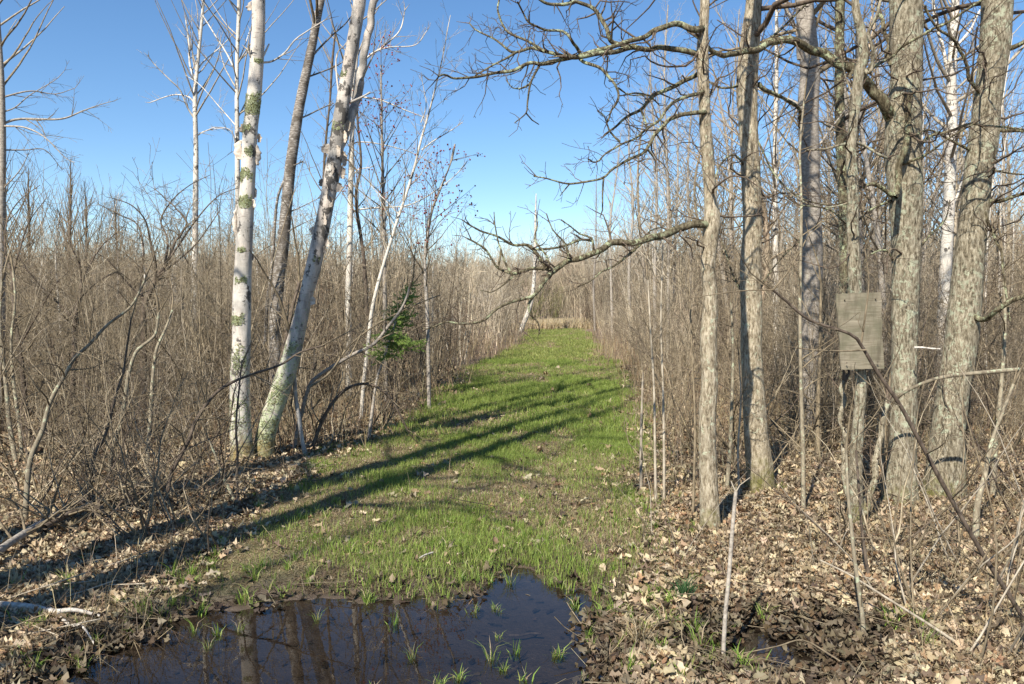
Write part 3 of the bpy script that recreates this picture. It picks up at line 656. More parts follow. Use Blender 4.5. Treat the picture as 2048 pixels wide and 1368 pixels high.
tree('cherry_tree', 'dark cherry trunk with horizontal bark lines between the two white birches', [(552, 842, 25.8), (550, 700, 22.8), (550, 640, 22.8), (556, 570, 23.6), (566, 490, 23.6), (573, 410, 22.0), (580, 340, 21.3), (591, 260, 20.5), (603, 190, 19.0), (620, 110, 16.7), (634, 40, 14.4), (642, 0, 13.7), (655, -70, 12.9)], 11, 11, M_CHERRY, M_TWIG, 24, .003, 50, 10, .03, .2, S=MAP,
     crown=[(5.2, 10.6, 22, MAP, .014, lambda t: 2.2 * (1 - t) + .4, (35, 70))],
     limbs=[([(622, 115), (640, 95), (665, 70), (690, 48), (712, 20)], 5, 2, .3), ([(604, 158), (640, 145), (672, 132), (690, 120)], 4, 2, .3), ([(590, 240), (612, 232), (640, 218), (668, 206)], 4, 2, .2), ([(577, 335), (590, 330), (606, 322)], 4, 2, -.2), ([(570, 428), (600, 415), (640, 395)], 3, 1.5, .2), ([(566, 470), (590, 455), (620, 440)], 3, 1.5, -.2), ([(580, 335), (560, 380), (552, 420), (545, 520), (535, 600), (530, 690)], 4, 7, .1, .1, .2)])
# slender white aspens and birches behind
def asp(label, tr, d, top, z0, n, L, name='aspen', mat=None, tw=None, S=ASP, limbs=(), ang=(30, 60), grp=None, lr=.013, tips=False):
    tl = [] if tips else None
    return tree(name, label, tr, d, top, mat or M_ASPEN, tw or M_TWIGP, 12, .0015, 50, 10, .05, .2, S=S, limbs=limbs, crown=[(z0, top - .1, n, S, lr, L, ang, 1.0, tl)], lump=.02, group=grp, extra=buds(260, tl) if tips else None)
fl = lambda a, b: (lambda t: a * (1 - t) ** .8 + b)
asp('slender white aspen with upswept branches against the sky, leftmost of the pale trunks', [(388, 760, 12.2), (388, 600, 11.5), (390, 500, 11.5), (391, 400, 10.8), (392, 300, 9.4), (390, 210, 8.6), (393, 150, 7.2), (402, 60, 5.8), (408, -20, 5.0)], 16, 10.5, 5.2, 34, fl(1.7, .5), ang=(30, 58),
    limbs=[([(389, 205), (375, 193), (345, 190), (300, 205)], 4, 1.5, .6), ([(391, 240), (375, 215), (360, 180), (340, 160), (310, 130), (295, 110)], 4, 1.5, -.6), ([(392, 165), (380, 130), (378, 90), (372, 40)], 5, 3, .3), ([(394, 140), (410, 120), (440, 95), (465, 70)], 4, 1.5, .5), ([(393, 272), (410, 262), (440, 257), (460, 262)], 3, 1, .3)])
asp('thin white aspen stem just left of and behind the thick upright birch', [(476, 770, 12.0), (477, 600, 11.2), (476, 420, 10.4), (474, 250, 8.8), (474, 130, 7.2), (478, 0, 7.2)], 15, 10.5, 4.9, 34, fl(1.7, .5),
    limbs=[([(474, 150), (455, 110), (430, 70), (405, 30)], 4, 2, .4), ([(475, 255), (440, 215), (400, 170), (370, 150)], 2.5, 1, .5), ([(474, 130), (490, 90), (500, 60)], 3, 1.5, .4), ([(473, 300), (462, 262), (430, 255), (400, 268)], 3, 1.2, -.4)])
asp('slim white birch directly right of the leaning birch', [(697, 790, 13.5), (698, 700, 12.8), (697, 600, 12.8), (699, 500, 12.0), (701, 400, 11.2), (703, 300, 10.5), (706, 210, 9.0), (712, 120, 8.2), (722, 20, 6.8), (730, -50, 6.0)], 13.5, 10, 5.0, 30, fl(1.8, .5),
    limbs=[([(704, 290), (712, 285), (740, 285), (790, 295), (830, 308), (870, 330)], 3.5, 1.2, .3), ([(701, 430), (715, 420), (760, 415), (810, 412), (850, 395), (900, 360), (930, 330)], 4, 1.5, .5), ([(706, 205), (720, 195), (760, 200), (810, 220), (850, 235)], 4, 1.5, .3), ([(708, 160), (730, 120), (770, 90), (800, 60), (810, 20)], 5, 2, .4), ([(710, 145), (740, 110), (775, 95), (830, 90), (855, 60)], 4, 1.5, .2), ([(703, 360), (715, 340), (740, 335)], 3, 1.5, 0)])
asp('thin leaning white birch sapling slanting right above the small spruce', [(722, 842, 7.6), (728, 760, 7.6), (736, 690, 7.6), (744, 620, 7.1), (758, 560, 6.6), (776, 500, 6.1), (795, 440, 5.6), (812, 390, 5.1), (830, 330, 4.6), (842, 280, 4.1), (858, 225, 3.5), (872, 170, 3.0), (884, 120, 2.5), (895, 60, 1.8), (901, 30, 1.0)], 11, 5.5, 2.2, 26, fl(.9, .25),
    limbs=[([(843, 300), (870, 280), (900, 262), (925, 245)], 3, 1.2, .2), ([(842, 245), (852, 215), (848, 180), (842, 150)], 2.5, 1, -.2), ([(799, 430), (770, 400), (740, 370)], 2.5, 1, .3)])
asp('white barked aspen at the left picture edge with long bare side branches', [(-2, 900, 18), (0, 760, 18), (1, 600, 17), (2, 450, 16), (4, 330, 14), (4, 240, 13), (2, 150, 11), (-4, 60, 10), (-10, -20, 9)], 9.5, 7.5, 4.0, 16, fl(1.6, .4), mat=M_GREY, tw=M_TWIG, S=MAP,
    limbs=[([(3, 248), (40, 238), (120, 238), (165, 222), (192, 212), (222, 203)], 6, 1.2, .5, 0, 1.6), ([(3, 195), (60, 182), (110, 188), (150, 176)], 4, 1, .3, 0, 1.6), ([(3, 252), (50, 255), (90, 275), (130, 315), (150, 325)], 4, 1, -.4, 0, 1.6), ([(4, 300), (50, 300), (90, 300), (125, 340)], 3.5, 1, .4, 0, 1.5), ([(2, 225), (30, 215), (60, 190), (110, 160), (130, 140)], 3.5, 1, .3, 0, 1.5), ([(4, 380), (40, 340), (60, 300)], 3.5, 1, -.2, 0, 1.5)])
asp('tall aspen standing outside the left edge, its white crown reaching into the top corner', [(-70, 760, 20), (-66, 500, 19), (-60, 300, 17), (-52, 160, 14), (-45, 40, 12)], 13, 11, 4.6, 40, fl(2.3, .6), ang=(35, 65))
# red-budded maple saplings and grey saplings
def buds(n, tips):
    def ex(root, line, o):
        Vs, Qs = [], []
        for q, _ in R.sample(tips, min(n, len(tips))):
            p = np.array(q); s = R.uniform(.005, .011)
            c = [p + s * np.array(e) for e in ((-1, -1, -1), (1, -1, -1), (1, 1, -1), (-1, 1, -1), (-1, -1, 1), (1, -1, 1), (1, 1, 1), (-1, 1, 1))]; b = len(Vs); Vs += c
            Qs += [[b + q for q in f] for f in ((0, 3, 2, 1), (4, 5, 6, 7), (0, 1, 5, 4), (1, 2, 6, 5), (2, 3, 7, 6), (3, 0, 4, 7))]
        tag(mk('buds', Vs, Qs, M_BUD, root, o, {'tint': np.ones(len(Vs))}), kind='stuff')
    return ex
asp('slim grey maple sapling with tiny red buds right of the slim birch', [(772, 800, 8), (770, 640, 8), (768, 450, 7), (765, 330, 5.5), (763, 220, 4), (762, 130, 2.5)], 12.5, 5.6, 2.6, 34, fl(1.2, .3), name='maple_sapling', mat=M_GREY, tw=M_TWIG, S=MAP, ang=(20, 55), tips=True)
asp('small maple sapling with red buds hanging over the left trail edge', [(858, 760, 8), (855, 640, 7), (850, 520, 6), (862, 430, 5), (880, 380, 4), (900, 330, 3)], 12, 4.0, 1.8, 26, fl(1.1, .3), name='maple_sapling', mat=M_GREY, tw=M_TWIG, S=MAP, ang=(20, 60), tips=True)
asp('dark grey sapling rising behind the cherry trunk', [(628, 800, 9), (632, 640, 8), (640, 500, 7), (646, 400, 6), (650, 300, 5), (660, 200, 4)], 13, 6, 2.8, 22, fl(1.1, .3), name='maple_sapling', mat=M_DARK, tw=M_TWIG, S=MAP)
asp('dark bent sapling between the slim birch and the maple sapling', [(742, 800, 9), (735, 650, 8), (728, 520, 7), (712, 400, 6), (722, 330, 5), (716, 250, 4)], 12.2, 5, 2.3, 20, fl(1.0, .3), name='maple_sapling', mat=M_DARK, tw=M_TWIG, S=MAP)
# hawthorn-like spreading small trees on the left
def haw(label, tr, d, top, z0, n, L, limbs): return tree('hawthorn', label, tr, d, top, M_DARK, M_TWIG, 12, .001, 60, 10, .04, .2, S=HAW, limbs=limbs, limbmat=M_DARK, crown=[(z0, top - .05, n, HAW, .012, L, (35, 80))], cat='small tree', lump=.03)
haw('twiggy spreading hawthorn on the left with a wide tangled crown below the sky', [(285, 870, 13), (287, 760, 12), (288, 690, 12), (288, 618, 11), (300, 585, 10), (312, 560, 9)], 10.5, 1.9, 1.2, 6, fl(.9, .3),
    [([(288, 618), (312, 563), (345, 500), (368, 460), (372, 440), (350, 415), (330, 395), (310, 380)], 7, 1.5, .3, 0, 2.6), ([(312, 563), (310, 520), (300, 480), (290, 440), (262, 410), (220, 395)], 6, 1.5, -.5, 0, 2.6), ([(288, 618), (282, 560), (287, 500), (275, 450), (240, 430), (200, 410)], 6, 1.5, .6, 0, 2.6), ([(312, 555), (345, 530), (390, 490), (420, 450), (440, 420)], 5, 1.5, .4, 0, 2.4), ([(288, 600), (250, 560), (215, 520), (180, 500)], 5, 1.2, -.4, 0, 2.4), ([(330, 530), (335, 480), (322, 440), (345, 400), (380, 370), (420, 350)], 5, 1.2, .8, 0, 2.4), ([(340, 515), (400, 430), (440, 390), (480, 375)], 4, 1.2, 1.0, 0, 2.0)])
haw('thin forked hawthorn with a dark stem, left of the wide hawthorn', [(140, 880, 10), (146, 760, 9), (150, 650, 8), (157, 600, 8), (164, 566, 7)], 10, 1.95, 1.2, 5, fl(.8, .3),
    [([(164, 566), (185, 520), (205, 490), (222, 475), (250, 450)], 5, 1.2, .3, 0, 2.4), ([(164, 566), (158, 525), (142, 490), (142, 440), (143, 390)], 5, 1.2, -.3, 0, 2.4), ([(142, 450), (120, 430), (110, 400)], 3, 1, .2, 0, 2.0), ([(150, 640), (110, 600), (70, 560), (30, 500), (20, 460)], 5, 1.2, .4, 0, 2.4), ([(156, 600), (200, 560), (235, 545), (260, 560)], 4, 1.2, .4, 0, 2.2)])
haw('low dark hawthorn with tangled twigs below the aspen on the left edge', [(60, 900, 11), (50, 800, 10), (40, 700, 9), (30, 640, 8)], 9, 1.6, .9, 6, fl(.9, .3),
    [([(30, 640), (25, 560), (45, 480), (60, 440), (90, 400)], 6, 1.2, .3, 0, 2.6), ([(40, 690), (80, 620), (110, 570), (140, 540)], 5, 1.2, -.3, 0, 2.4), ([(28, 560), (10, 500), (15, 440), (40, 400), (80, 370)], 5, 1.2, .5, 0, 2.4)])

# --- right-hand oaks
def oakc(*a): return a
d1 = G(1420, 1068).y
L_ = [([(1407, 52), (1395, 59), (1362, 52), (1330, 50), (1284, 73), (1231, 88), (1143, 113), (1073, 129), (991, 146), (950, 152), (894, 155), (876, 160)], 15, 3, -.5, 0, .9),
      ([(1407, 112), (1395, 108), (1357, 100), (1319, 100), (1272, 94), (1240, 86), (1219, 73), (1196, 32), (1160, 6), (1122, 6), (1090, 0), (1050, -20)], 14, 5, -.2, 0, 1.0),
      ([(1268, 92), (1230, 100), (1180, 108), (1134, 114)], 11, 8, -.35, -.05, .5), ([(1134, 114), (1067, 100), (1026, 103), (979, 73), (941, 47)], 8, 2.5, .2, -.3, 1.3),
      ([(1032, 105), (1010, 118), (988, 129), (950, 151)], 5, 3, -.2, -.25, 1.0), ([(1090, 103), (1055, 82), (1014, 62), (996, 23), (998, 0), (997, -20)], 6, 3, .3, -.3, 1.2),
      ([(1166, 103), (1158, 90), (1143, 82), (1122, 64), (1093, 56), (1061, 53), (1045, 30), (1032, 9)], 7, 3, -.4, -.25, 1.3),
      ([(1080, 128), (1076, 136), (1061, 167), (1055, 205), (1052, 226), (1029, 246)], 6, 2, -.1, -.3, .5), ([(1052, 226), (1064, 240), (1078, 249)], 3, 2, .1, -.4, .3), ([(1061, 167), (1045, 176), (1026, 176), (1012, 160)], 5, 1.5, .2, -.35, .9),
      ([(1166, 105), (1170, 120), (1213, 141), (1237, 176), (1228, 205), (1213, 243)], 8, 3, -.2, -.25, 1.3), ([(1237, 176), (1260, 190), (1300, 190)], 4, 1.5, .2, -.3, 1.0),
      ([(1407, 140), (1395, 144), (1354, 173), (1307, 193), (1281, 217), (1243, 234), (1219, 261)], 11, 4, .2, 0, 1.2), ([(1307, 193), (1270, 186), (1240, 192)], 5, 2, .1, .1, 1.2), ([(1281, 217), (1290, 240), (1293, 262)], 6, 3, -.1, .1, .4),
      ([(1409, 182), (1398, 190), (1348, 205), (1319, 240), (1284, 270), (1240, 284), (1196, 316), (1172, 316)], 9, 2, -.3, 0, 1.2), ([(1240, 284), (1219, 262), (1210, 235), (1196, 222)], 5, 2, -.1, -.2, 1.2),
      ([(1410, 223), (1398, 223), (1348, 234), (1319, 258), (1298, 293), (1284, 311), (1240, 331), (1207, 357), (1143, 366), (1108, 360), (1070, 351)], 10, 2.5, -.4, 0, 1.0), ([(1207, 357), (1205, 390), (1205, 420), (1200, 435)], 4, 2, 0, -.2, .5), ([(1140, 367), (1125, 385), (1120, 392)], 3, 1.5, 0, -.3, .5), ([(1296, 300), (1310, 320), (1310, 345)], 4, 1.5, .1, -.1, 1.0),
      ([(1416, 446), (1407, 444), (1363, 459), (1319, 471), (1272, 483), (1225, 488), (1187, 506), (1143, 521), (1114, 535), (1098, 545)], 17, 11, -.4, 0, .7),
      ([(1098, 545), (1088, 560), (1073, 579), (1040, 597), (1002, 611), (967, 641), (932, 647), (894, 644), (850, 661)], 9, 2.5, -.3, -.4, .8),
      ([(1096, 534), (1061, 538), (1026, 551), (997, 535), (973, 500), (935, 477)], 8, 3, -.1, -.4, 1.3), ([(1098, 543), (1076, 515), (1061, 497), (1026, 487), (991, 477), (967, 465), (935, 444)], 8, 3, .1, -.4, 1.3),
      ([(1067, 499), (1102, 497), (1131, 491), (1163, 479), (1184, 482)], 5, 5, .3, -.3, 1.2), ([(1281, 488), (1254, 512), (1228, 532), (1202, 544), (1181, 562), (1155, 573)], 6, 2, -.2, -.1, 1.0),
      ([(1073, 582), (1058, 609), (1061, 629), (1076, 644), (1079, 661)], 6, 2.5, -.1, -.45, .6), ([(997, 533), (1002, 500), (997, 486), (990, 450), (988, 424)], 5, 2, .1, -.5, 1.2), ([(1137, 517), (1131, 488), (1105, 459), (1093, 427)], 5, 2, .1, -.4, 1.0),
      ([(1187, 506), (1184, 477), (1160, 468), (1140, 452), (1122, 439)], 5, 2, -.1, -.3, 1.1), ([(1026, 551), (1010, 525), (1002, 500)], 5, 3, 0, -.5, .8), ([(1026, 553), (1000, 575), (980, 585), (961, 580)], 4, 1.5, -.1, -.5, .8), ([(1100, 540), (1092, 510), (1070, 480), (1075, 450), (1074, 432)], 5, 2, .2, -.4, .8), ([(1280, 485), (1300, 462), (1330, 452)], 4, 2, .2, 0, 1.0)]
tree('oak_tree', 'slim furrowed oak nearest the trail whose crooked limbs reach over the path', [(1420, 1068, 37.2), (1418, 1000, 34.4), (1416, 930, 33.5), (1414, 850, 32.6), (1419, 760, 31.6), (1417, 680, 32.6), (1421, 600, 27.9), (1416, 540, 26.0), (1420, 490, 29.8), (1424, 445, 33.5), (1421, 400, 24.2), (1416, 330, 23.2), (1410, 240, 22.3), (1408, 180, 20.5), (1405, 110, 22.3), (1408, 50, 18.6), (1410, 0, 17.7), (1412, -80, 15.8)],
     d1, 8.5, M_OAKF, M_OTWIG, 34, .005, 60, 7, .015, .45, limbs=L_, limbmat=M_LIMB, crown=[(3.7, 8.3, 26, OAK, .0095, fl(1.5, .4), (45, 85)), (1.9, 3.8, 14, OAK, .012, lambda t: .7, (45, 85))])
d2 = G(1518, 985).y
tree('oak_tree', 'sturdy pale oak with a mossy foot, second trunk from the trail', [(1520, 985, 52), (1518, 930, 50), (1512, 860, 46), (1507, 780, 43), (1502, 700, 40), (1503, 620, 40), (1501, 540, 40), (1505, 460, 36), (1503, 380, 38), (1499, 300, 34), (1496, 220, 36), (1497, 150, 36), (1503, 70, 32), (1508, 0, 30), (1512, -80, 28)],
     d2, 10, M_OAKM, M_OTWIG, 38, .005, 55, 7, .015, .6, crown=[(3.6, 9.6, 40, OAK, .0095, fl(1.9, .5), (45, 85)), (2.0, 3.6, 15, OAK, .011, lambda t: .8, (45, 85))], limbmat=M_LIMB,
     limbs=[([(1512, 170), (1550, 190), (1590, 215), (1600, 240)], 9, 5, .4), ([(1504, 262), (1520, 290), (1550, 350), (1600, 395), (1660, 410), (1700, 400)], 5, 2, -.2), ([(1488, 170), (1440, 175), (1400, 150)], 6, 3, .3), ([(1500, 350), (1470, 310), (1440, 330), (1425, 380)], 5, 3, -.2, 0, 1), ([(1512, 100), (1560, 60), (1600, 20), (1640, -20)], 6, 3, .4), ([(1512, 600), (1530, 560), (1560, 520), (1600, 480)], 5, 2, .4), ([(1497, 600), (1470, 560), (1450, 500), (1440, 470)], 5, 2, .4)])
tree('grey_maple', 'smooth grey maple trunk behind and right of the pale oak', [(1622, 880, 44), (1620, 760, 40), (1621, 640, 40), (1624, 520, 40), (1622, 420, 38), (1619, 320, 38), (1617, 220, 38), (1620, 140, 38), (1614, 70, 36), (1608, 0, 34), (1604, -80, 32)],
     9.2, 11, M_GREY, M_TWIG, 26, .003, 40, 14, .03, .4, S=MAP, crown=[(4.0, 10.8, 26, OAK, .013, fl(2.0, .5), (40, 75)), (2.0, 4.0, 8, MAP, .01, lambda t: 1.0, (40, 80))],
     limbs=[([(1600, 120), (1595, 60), (1575, 20), (1565, -20)], 9, 6, .2), ([(1610, 215), (1580, 200), (1545, 190), (1510, 175)], 6, 4, .2), ([(1632, 300), (1660, 260), (1690, 220)], 5, 2.5, .3)])
tree('oak_tree', 'narrow dark oak half hidden behind the lichen-covered trunk', [(1690, 860, 24), (1690, 740, 23), (1693, 620, 24), (1692, 520, 26), (1688, 400, 22), (1683, 300, 20), (1679, 200, 18), (1679, 100, 17), (1680, 0, 17), (1681, -70, 15)],
     10, 10, M_LIMB, M_OTWIG, 20, .004, 50, 8, .03, .3, crown=[(3.0, 9.8, 26, OAK, .012, fl(1.6, .5), (45, 85))])
d5 = G(1712, 1062).y
tree('oak_tree', 'crooked lichen-covered oak trunk standing behind the plywood board', [(1714, 1062, 26), (1712, 1000, 25), (1712, 930, 24), (1716, 850, 22), (1722, 780, 22), (1718, 700, 22), (1714, 620, 22), (1709, 540, 24), (1706, 460, 22), (1706, 380, 22), (1702, 310, 20), (1706, 250, 18), (1713, 200, 20), (1717, 150, 20), (1727, 110, 20), (1722, 60, 17), (1712, 20, 14), (1708, -60, 13)],
     d5, 8, M_LIMB if False else M_OAK, M_OTWIG, 28, .004, 60, 8, .015, .4, limbmat=M_OAK, crown=[(3.4, 7.8, 16, OAK, .013, fl(1.2, .4), (45, 85)), (1.9, 3.4, 11, OAK, .011, lambda t: .6, (45, 85))],
     limbs=[([(1722, 140), (1738, 150), (1740, 90), (1748, 30), (1765, -10)], 8, 5, -.15), ([(1703, 285), (1680, 290), (1650, 298), (1612, 300)], 6, 4, -.1), ([(1710, 285), (1730, 292), (1760, 310), (1780, 318)], 6, 5, .1), ([(1707, 400), (1690, 408), (1650, 415), (1610, 405), (1570, 380)], 4, 2, -.1), ([(1705, 190), (1690, 150), (1680, 100)], 4, 2, .1),
            ([(1712, 1020), (1698, 985), (1690, 950), (1690, 900), (1684, 830), (1690, 760)], 13, 9, .25), ([(1716, 1035), (1735, 1010), (1750, 960), (1760, 900), (1764, 850), (1770, 800)], 15, 10, .3)])
d6 = G(1800, 1012).y
tree('oak_tree', 'thick old oak with a long limb arching left across the other trunks', [(1801, 1012, 60), (1803, 940, 54), (1806, 860, 48), (1808, 770, 46), (1809, 680, 46), (1811, 600, 48), (1813, 520, 52), (1812, 440, 58), (1810, 370, 64), (1806, 300, 66), (1808, 230, 62), (1813, 160, 56), (1812, 80, 58), (1810, 0, 60), (1812, -80, 56)],
     d6, 12, M_OAK, M_OTWIG, 52, .008, 38, 6, .015, .5, limbmat=M_LIMB, crown=[(3.9, 11.6, 40, OAK, .0095, fl(2.3, .6), (45, 85)), (2.0, 3.8, 15, OAK, .011, lambda t: .9, (45, 85))],
     limbs=[([(1785, 235), (1775, 212), (1738, 171), (1703, 144), (1656, 113), (1615, 96), (1580, 82), (1539, 89), (1512, 99), (1478, 109), (1444, 113), (1420, 98), (1400, 70)], 25, 8, -.75, 0, .8),
            ([(1822, 190), (1818, 230), (1810, 290), (1798, 350), (1790, 395)], 12, 12, -.12, -.14, 0), ([(1790, 395), (1770, 380), (1745, 372), (1722, 375)], 11, 6, -.1, -.05), ([(1700, 143), (1700, 160), (1740, 140), (1830, 80), (1900, 40), (1960, 0), (2000, -30)], 7, 4, -.5, -.4, .6),
            ([(1830, 300), (1870, 270), (1930, 250), (2000, 250), (2060, 262)], 7, 3, -.4), ([(1785, 400), (1740, 420), (1700, 450), (1660, 420), (1600, 410)], 6, 2, -.5), ([(1800, 330), (1850, 310), (1900, 275), (1960, 240)], 6, 3, -.3, -.1), ([(1785, 130), (1770, 70), (1760, 0)], 10, 7, .3), ([(1836, 500), (1860, 470), (1890, 440), (1900, 400)], 6, 2, .3), ([(1786, 520), (1770, 500), (1740, 510), (1720, 540)], 5, 2, -.2)])
d7 = G(1892, 1000).y
tree('oak_tree', 'broad leaning oak at the far right with flaky grey bark', [(1888, 1000, 70.5), (1892, 930, 65.4), (1898, 850, 61.9), (1908, 770, 58.5), (1922, 690, 58.5), (1930, 610, 56.8), (1936, 540, 53.3), (1944, 470, 51.6), (1952, 400, 49.9), (1958, 340, 49.9), (1966, 280, 53.3), (1974, 210, 49.9), (1984, 140, 49.9), (1992, 70, 53.3), (1996, 0, 53.3), (2000, -80, 51.6)],
     d7, 12, M_OAK, M_OTWIG, 52, .008, 38, 6, .015, .45, limbmat=M_LIMB, crown=[(3.7, 11.6, 38, OAK, .0095, fl(2.3, .6), (45, 85)), (2.0, 3.7, 14, OAK, .011, lambda t: .9, (45, 85))],
     limbs=[([(2000, 105), (2030, 90), (2060, 75)], 12, 8, -.2), ([(1975, 255), (2010, 257), (2060, 262)], 9, 6, -.2), ([(1962, 400), (2000, 405), (2050, 390)], 10, 6, -.3), ([(1940, 300), (1900, 280), (1860, 260), (1830, 270)], 6, 3, -.4), ([(1962, 280), (1975, 330), (2010, 345), (2060, 350)], 5, 3, -.2), ([(1972, 200), (1935, 150), (1915, 90), (1880, 60), (1850, 10)], 8, 4, -.3), ([(1925, 610), (1960, 640), (2000, 620), (2060, 585)], 12, 9, -.5, 0, .4), ([(1960, 400), (1975, 440), (2000, 490), (2010, 560), (2020, 640)], 8, 3, -.4)])
asp('white birch showing between the thick old oak and the leaning oak', [(1880, 820, 22), (1888, 600, 22), (1896, 450, 22), (1900, 360, 21), (1904, 250, 20), (1903, 160, 18), (1908, 60, 16), (1912, -30, 14)], 12.5, 11, 3.2, 40, fl(2.0, .5), ang=(35, 70), limbs=[([(1896, 150), (1880, 80), (1868, 20), (1860, -20)], 7, 5, .3), ([(1907, 100), (1940, 60), (1960, 20)], 6, 3, .4), ([(1895, 420), (1915, 390), (1930, 330)], 6, 4, .3)])
asp('thin white aspen behind the gap between pale oak and grey maple', [(1552, 800, 13), (1551, 500, 11), (1550, 300, 9), (1553, 150, 8), (1553, 40, 6)], 17, 9.5, 3.6, 36, fl(1.7, .4))
for u, d, w, h, lb in [(1310, 24, 13, 9.4, 'pale aspen behind the brush, first one right of the trail'), (1335, 19, 11, 8.6, 'pale thin aspen close left of the slim furrowed oak'), (1262, 30, 12, 9.5, 'distant pale aspen above the right edge of the trail'), (1225, 36, 10, 9.4, 'faint far aspen nearest the open sky over the trail'), (1380, 26, 12, 10.5, 'pale aspen crown seen between the arching oak limbs'), (1460, 23, 12, 10, 'pale aspen rising between the first two oaks'), (1755, 20, 12, 10, 'pale aspen between the crooked oak and the thick old oak'), (1845, 22, 12, 9, 'aspen behind the right side of the thick old oak'), (2010, 18, 12, 9, 'pale aspen at the right edge behind the leaning oak'), (1655, 25, 12, 10.5, 'far aspen seen just right of the grey maple'), (1190, 46, 8, 9, 'farthest small aspen by the bend of the trail')]:
    z = h; tr = [(u, 610 + 1.6 * F / d, w)] + [(u + R.uniform(-6, 6), 610 + (1.6 - q) / d * F, w * (1 - .75 * q / h)) for q in (h * .3, h * .55, h * .75)]
    asp(lb, [(q[0], q[1], q[2] * .62) for q in tr], d, h, h * .24, 52, fl(h * .22, .4), ang=(22, 50), lr=.008, mat=M_GREY)
for u, d, w, h, lb in [(60, 34, 9, 7.4, 'bare dark tree rising from the brush on the far left horizon'), (140, 44, 9, 9.6, 'rounded bare tree standing alone above the left horizon'), (175, 50, 8, 9.3, 'small bare tree right of the rounded one on the left horizon'), (235, 40, 8, 7.0, 'low bare tree behind the wide hawthorn'), (10, 28, 9, 7.4, 'dark bushy tree behind the left edge aspen')]:
    tr = [(u, 610 + 1.6 * F / d, w)] + [(u + R.uniform(-3, 3), 610 + (1.6 - q) / d * F, w * (1 - .75 * q / h)) for q in (h * .35, h * .7)]
    asp(lb, tr, d, h, h * .3, 44, fl(h * .42, .5), mat=M_DARK, tw=M_TWIG, S=MAP, name='bare_tree', ang=(12, 38), lr=.012)
asp('thin bright birch bending over the far left end of the trail', [(1041, 662, 9), (1052, 635, 9), (1062, 605, 8), (1068, 560, 7), (1070, 500, 6), (1071, 440, 4), (1072, 400, 2.5)], 46, 8, 3.2, 26, fl(1.1, .3))
# trees behind the photographer whose trunks shade the trail
for x, y, w, lb in [(-4.35, 1.7, .21, 'tall bare oak behind the camera on the left, shading the puddle and trail'), (-4.95, 2.6, .19, 'second tall bare oak left of the puddle, just outside the picture'), (-3.85, 1.5, .18, 'third tall bare oak behind the camera, nearest the puddle'), (-5.1, -2.4, .05, 'slender bare oak behind the camera')]:
    h = 13; pts = [(x, y, -.1, w * 1.3), (x, y, .2, w), (x + .15, y + .05, 3, w * .85), (x - .1, y - .1, 6, w * .7), (x + .1, y, 9, w * .5), (x, y, 13, .015)]
    ln = catmull(pts, .05); root = empty('oak_tree', (x, y, Hs(x, y)), lb, 'tree'); V, Qd, ti = bole(ln, 24, .006, 40, 6, 5, .05); mk('trunk', V, Qd, M_OAK, root, (x, y, Hs(x, y)), {'tint': ti})
    T = Tubes(); auto_crown(T, ln, 4.5, 12.6, 20, OAK, .02, fl(2.3, .5), (40, 75)); T.mesh('crown', M_OTWIG, root, (x, y, Hs(x, y)))

# ------------------------------------------------------------------ spruce sapling
def spruce():
    ds = 9.4; tr = [(752, 768, 5), (765, 725, 5), (780, 680, 4.5), (793, 640, 4), (806, 605, 3), (820, 570, 2)]
    pts = [(*P(u, v, ds), px(w, ds)) for u, v, w in tr]; b = pts[0]; pts = [(b[0] - .1, b[1], Hs(b[0] - .1, b[1]) - .05, .022)] + pts; ln = catmull(pts, .03)
    root = empty('spruce_sapling', (ln[0][0], ln[0][1], Hs(ln[0][0], ln[0][1])), 'small leaning green spruce, the only evergreen, in the brush left of the trail', 'evergreen'); o = np.array(root.location)
    V, Qd, ti = bole(ln, 8, .001, 60, 10, 3); mk('trunk', V, Qd, M_GREY, root, o, {'tint': ti})
    T = Tubes(); Vs, Cs = [], []
    zs = ln[:, 2]; z0 = P(770, 722, ds).z; z1 = zs[-1]
    for k in range(80):
        t = R.random() ** 1.15; z = z0 + (z1 - z0) * t; i = int(np.argmin(np.abs(zs - z))); a = R.uniform(0, 6.28); L = (.42 * (1 - t) + .09) * R.uniform(.35, 1.1) * (1.15 if math.cos(a) > 0 else .75)
        p = Vector(ln[i][:3]); d = Vector((math.cos(a), math.sin(a), R.uniform(-.2, .35))).normalized(); pp = [p.copy()]
        for s in range(6): d = (d + Vector((R.gauss(0, .08), R.gauss(0, .08), -.05 + .03 * s))).normalized(); p = p + d * L / 6; pp.append(p.copy())
        T.add(pp, [.003] * 7, .8); segs = [(pp[q], pp[q + 1]) for q in range(6)]
        for s in range(int(L * 22)):
            q = R.randrange(1, 6); e = (d + perp(d) * .9).normalized(); l = R.uniform(.04, .12); segs.append((pp[q], pp[q] + e * l))
        for A, B in segs:
            dd = (B - A).normalized(); l = (B - A).length
            for s in range(int(l * 700)):
                c = A.lerp(B, R.random()); nd = (dd * .75 + perp(dd)).normalized() * R.uniform(.012, .02); w = perp(nd.normalized()) * .0026
                Vs += [tuple(c - w), tuple(c + w), tuple(c + nd + w * .4), tuple(c + nd - w * .4)]; b = np.array([(.26, .38, .09), (.33, .46, .12), (.2, .3, .07), (.42, .5, .16)][rs.randint(4)]); Cs += [b * R.uniform(.8, 1.2)] * 4
    T.mesh('branches', M_DARK, root, o); mk('needles', Vs, np.arange(len(Vs)).reshape(-1, 4), M_NEEDLE, root, o, {'col': np.array(Cs)}, smooth=False)
spruce()

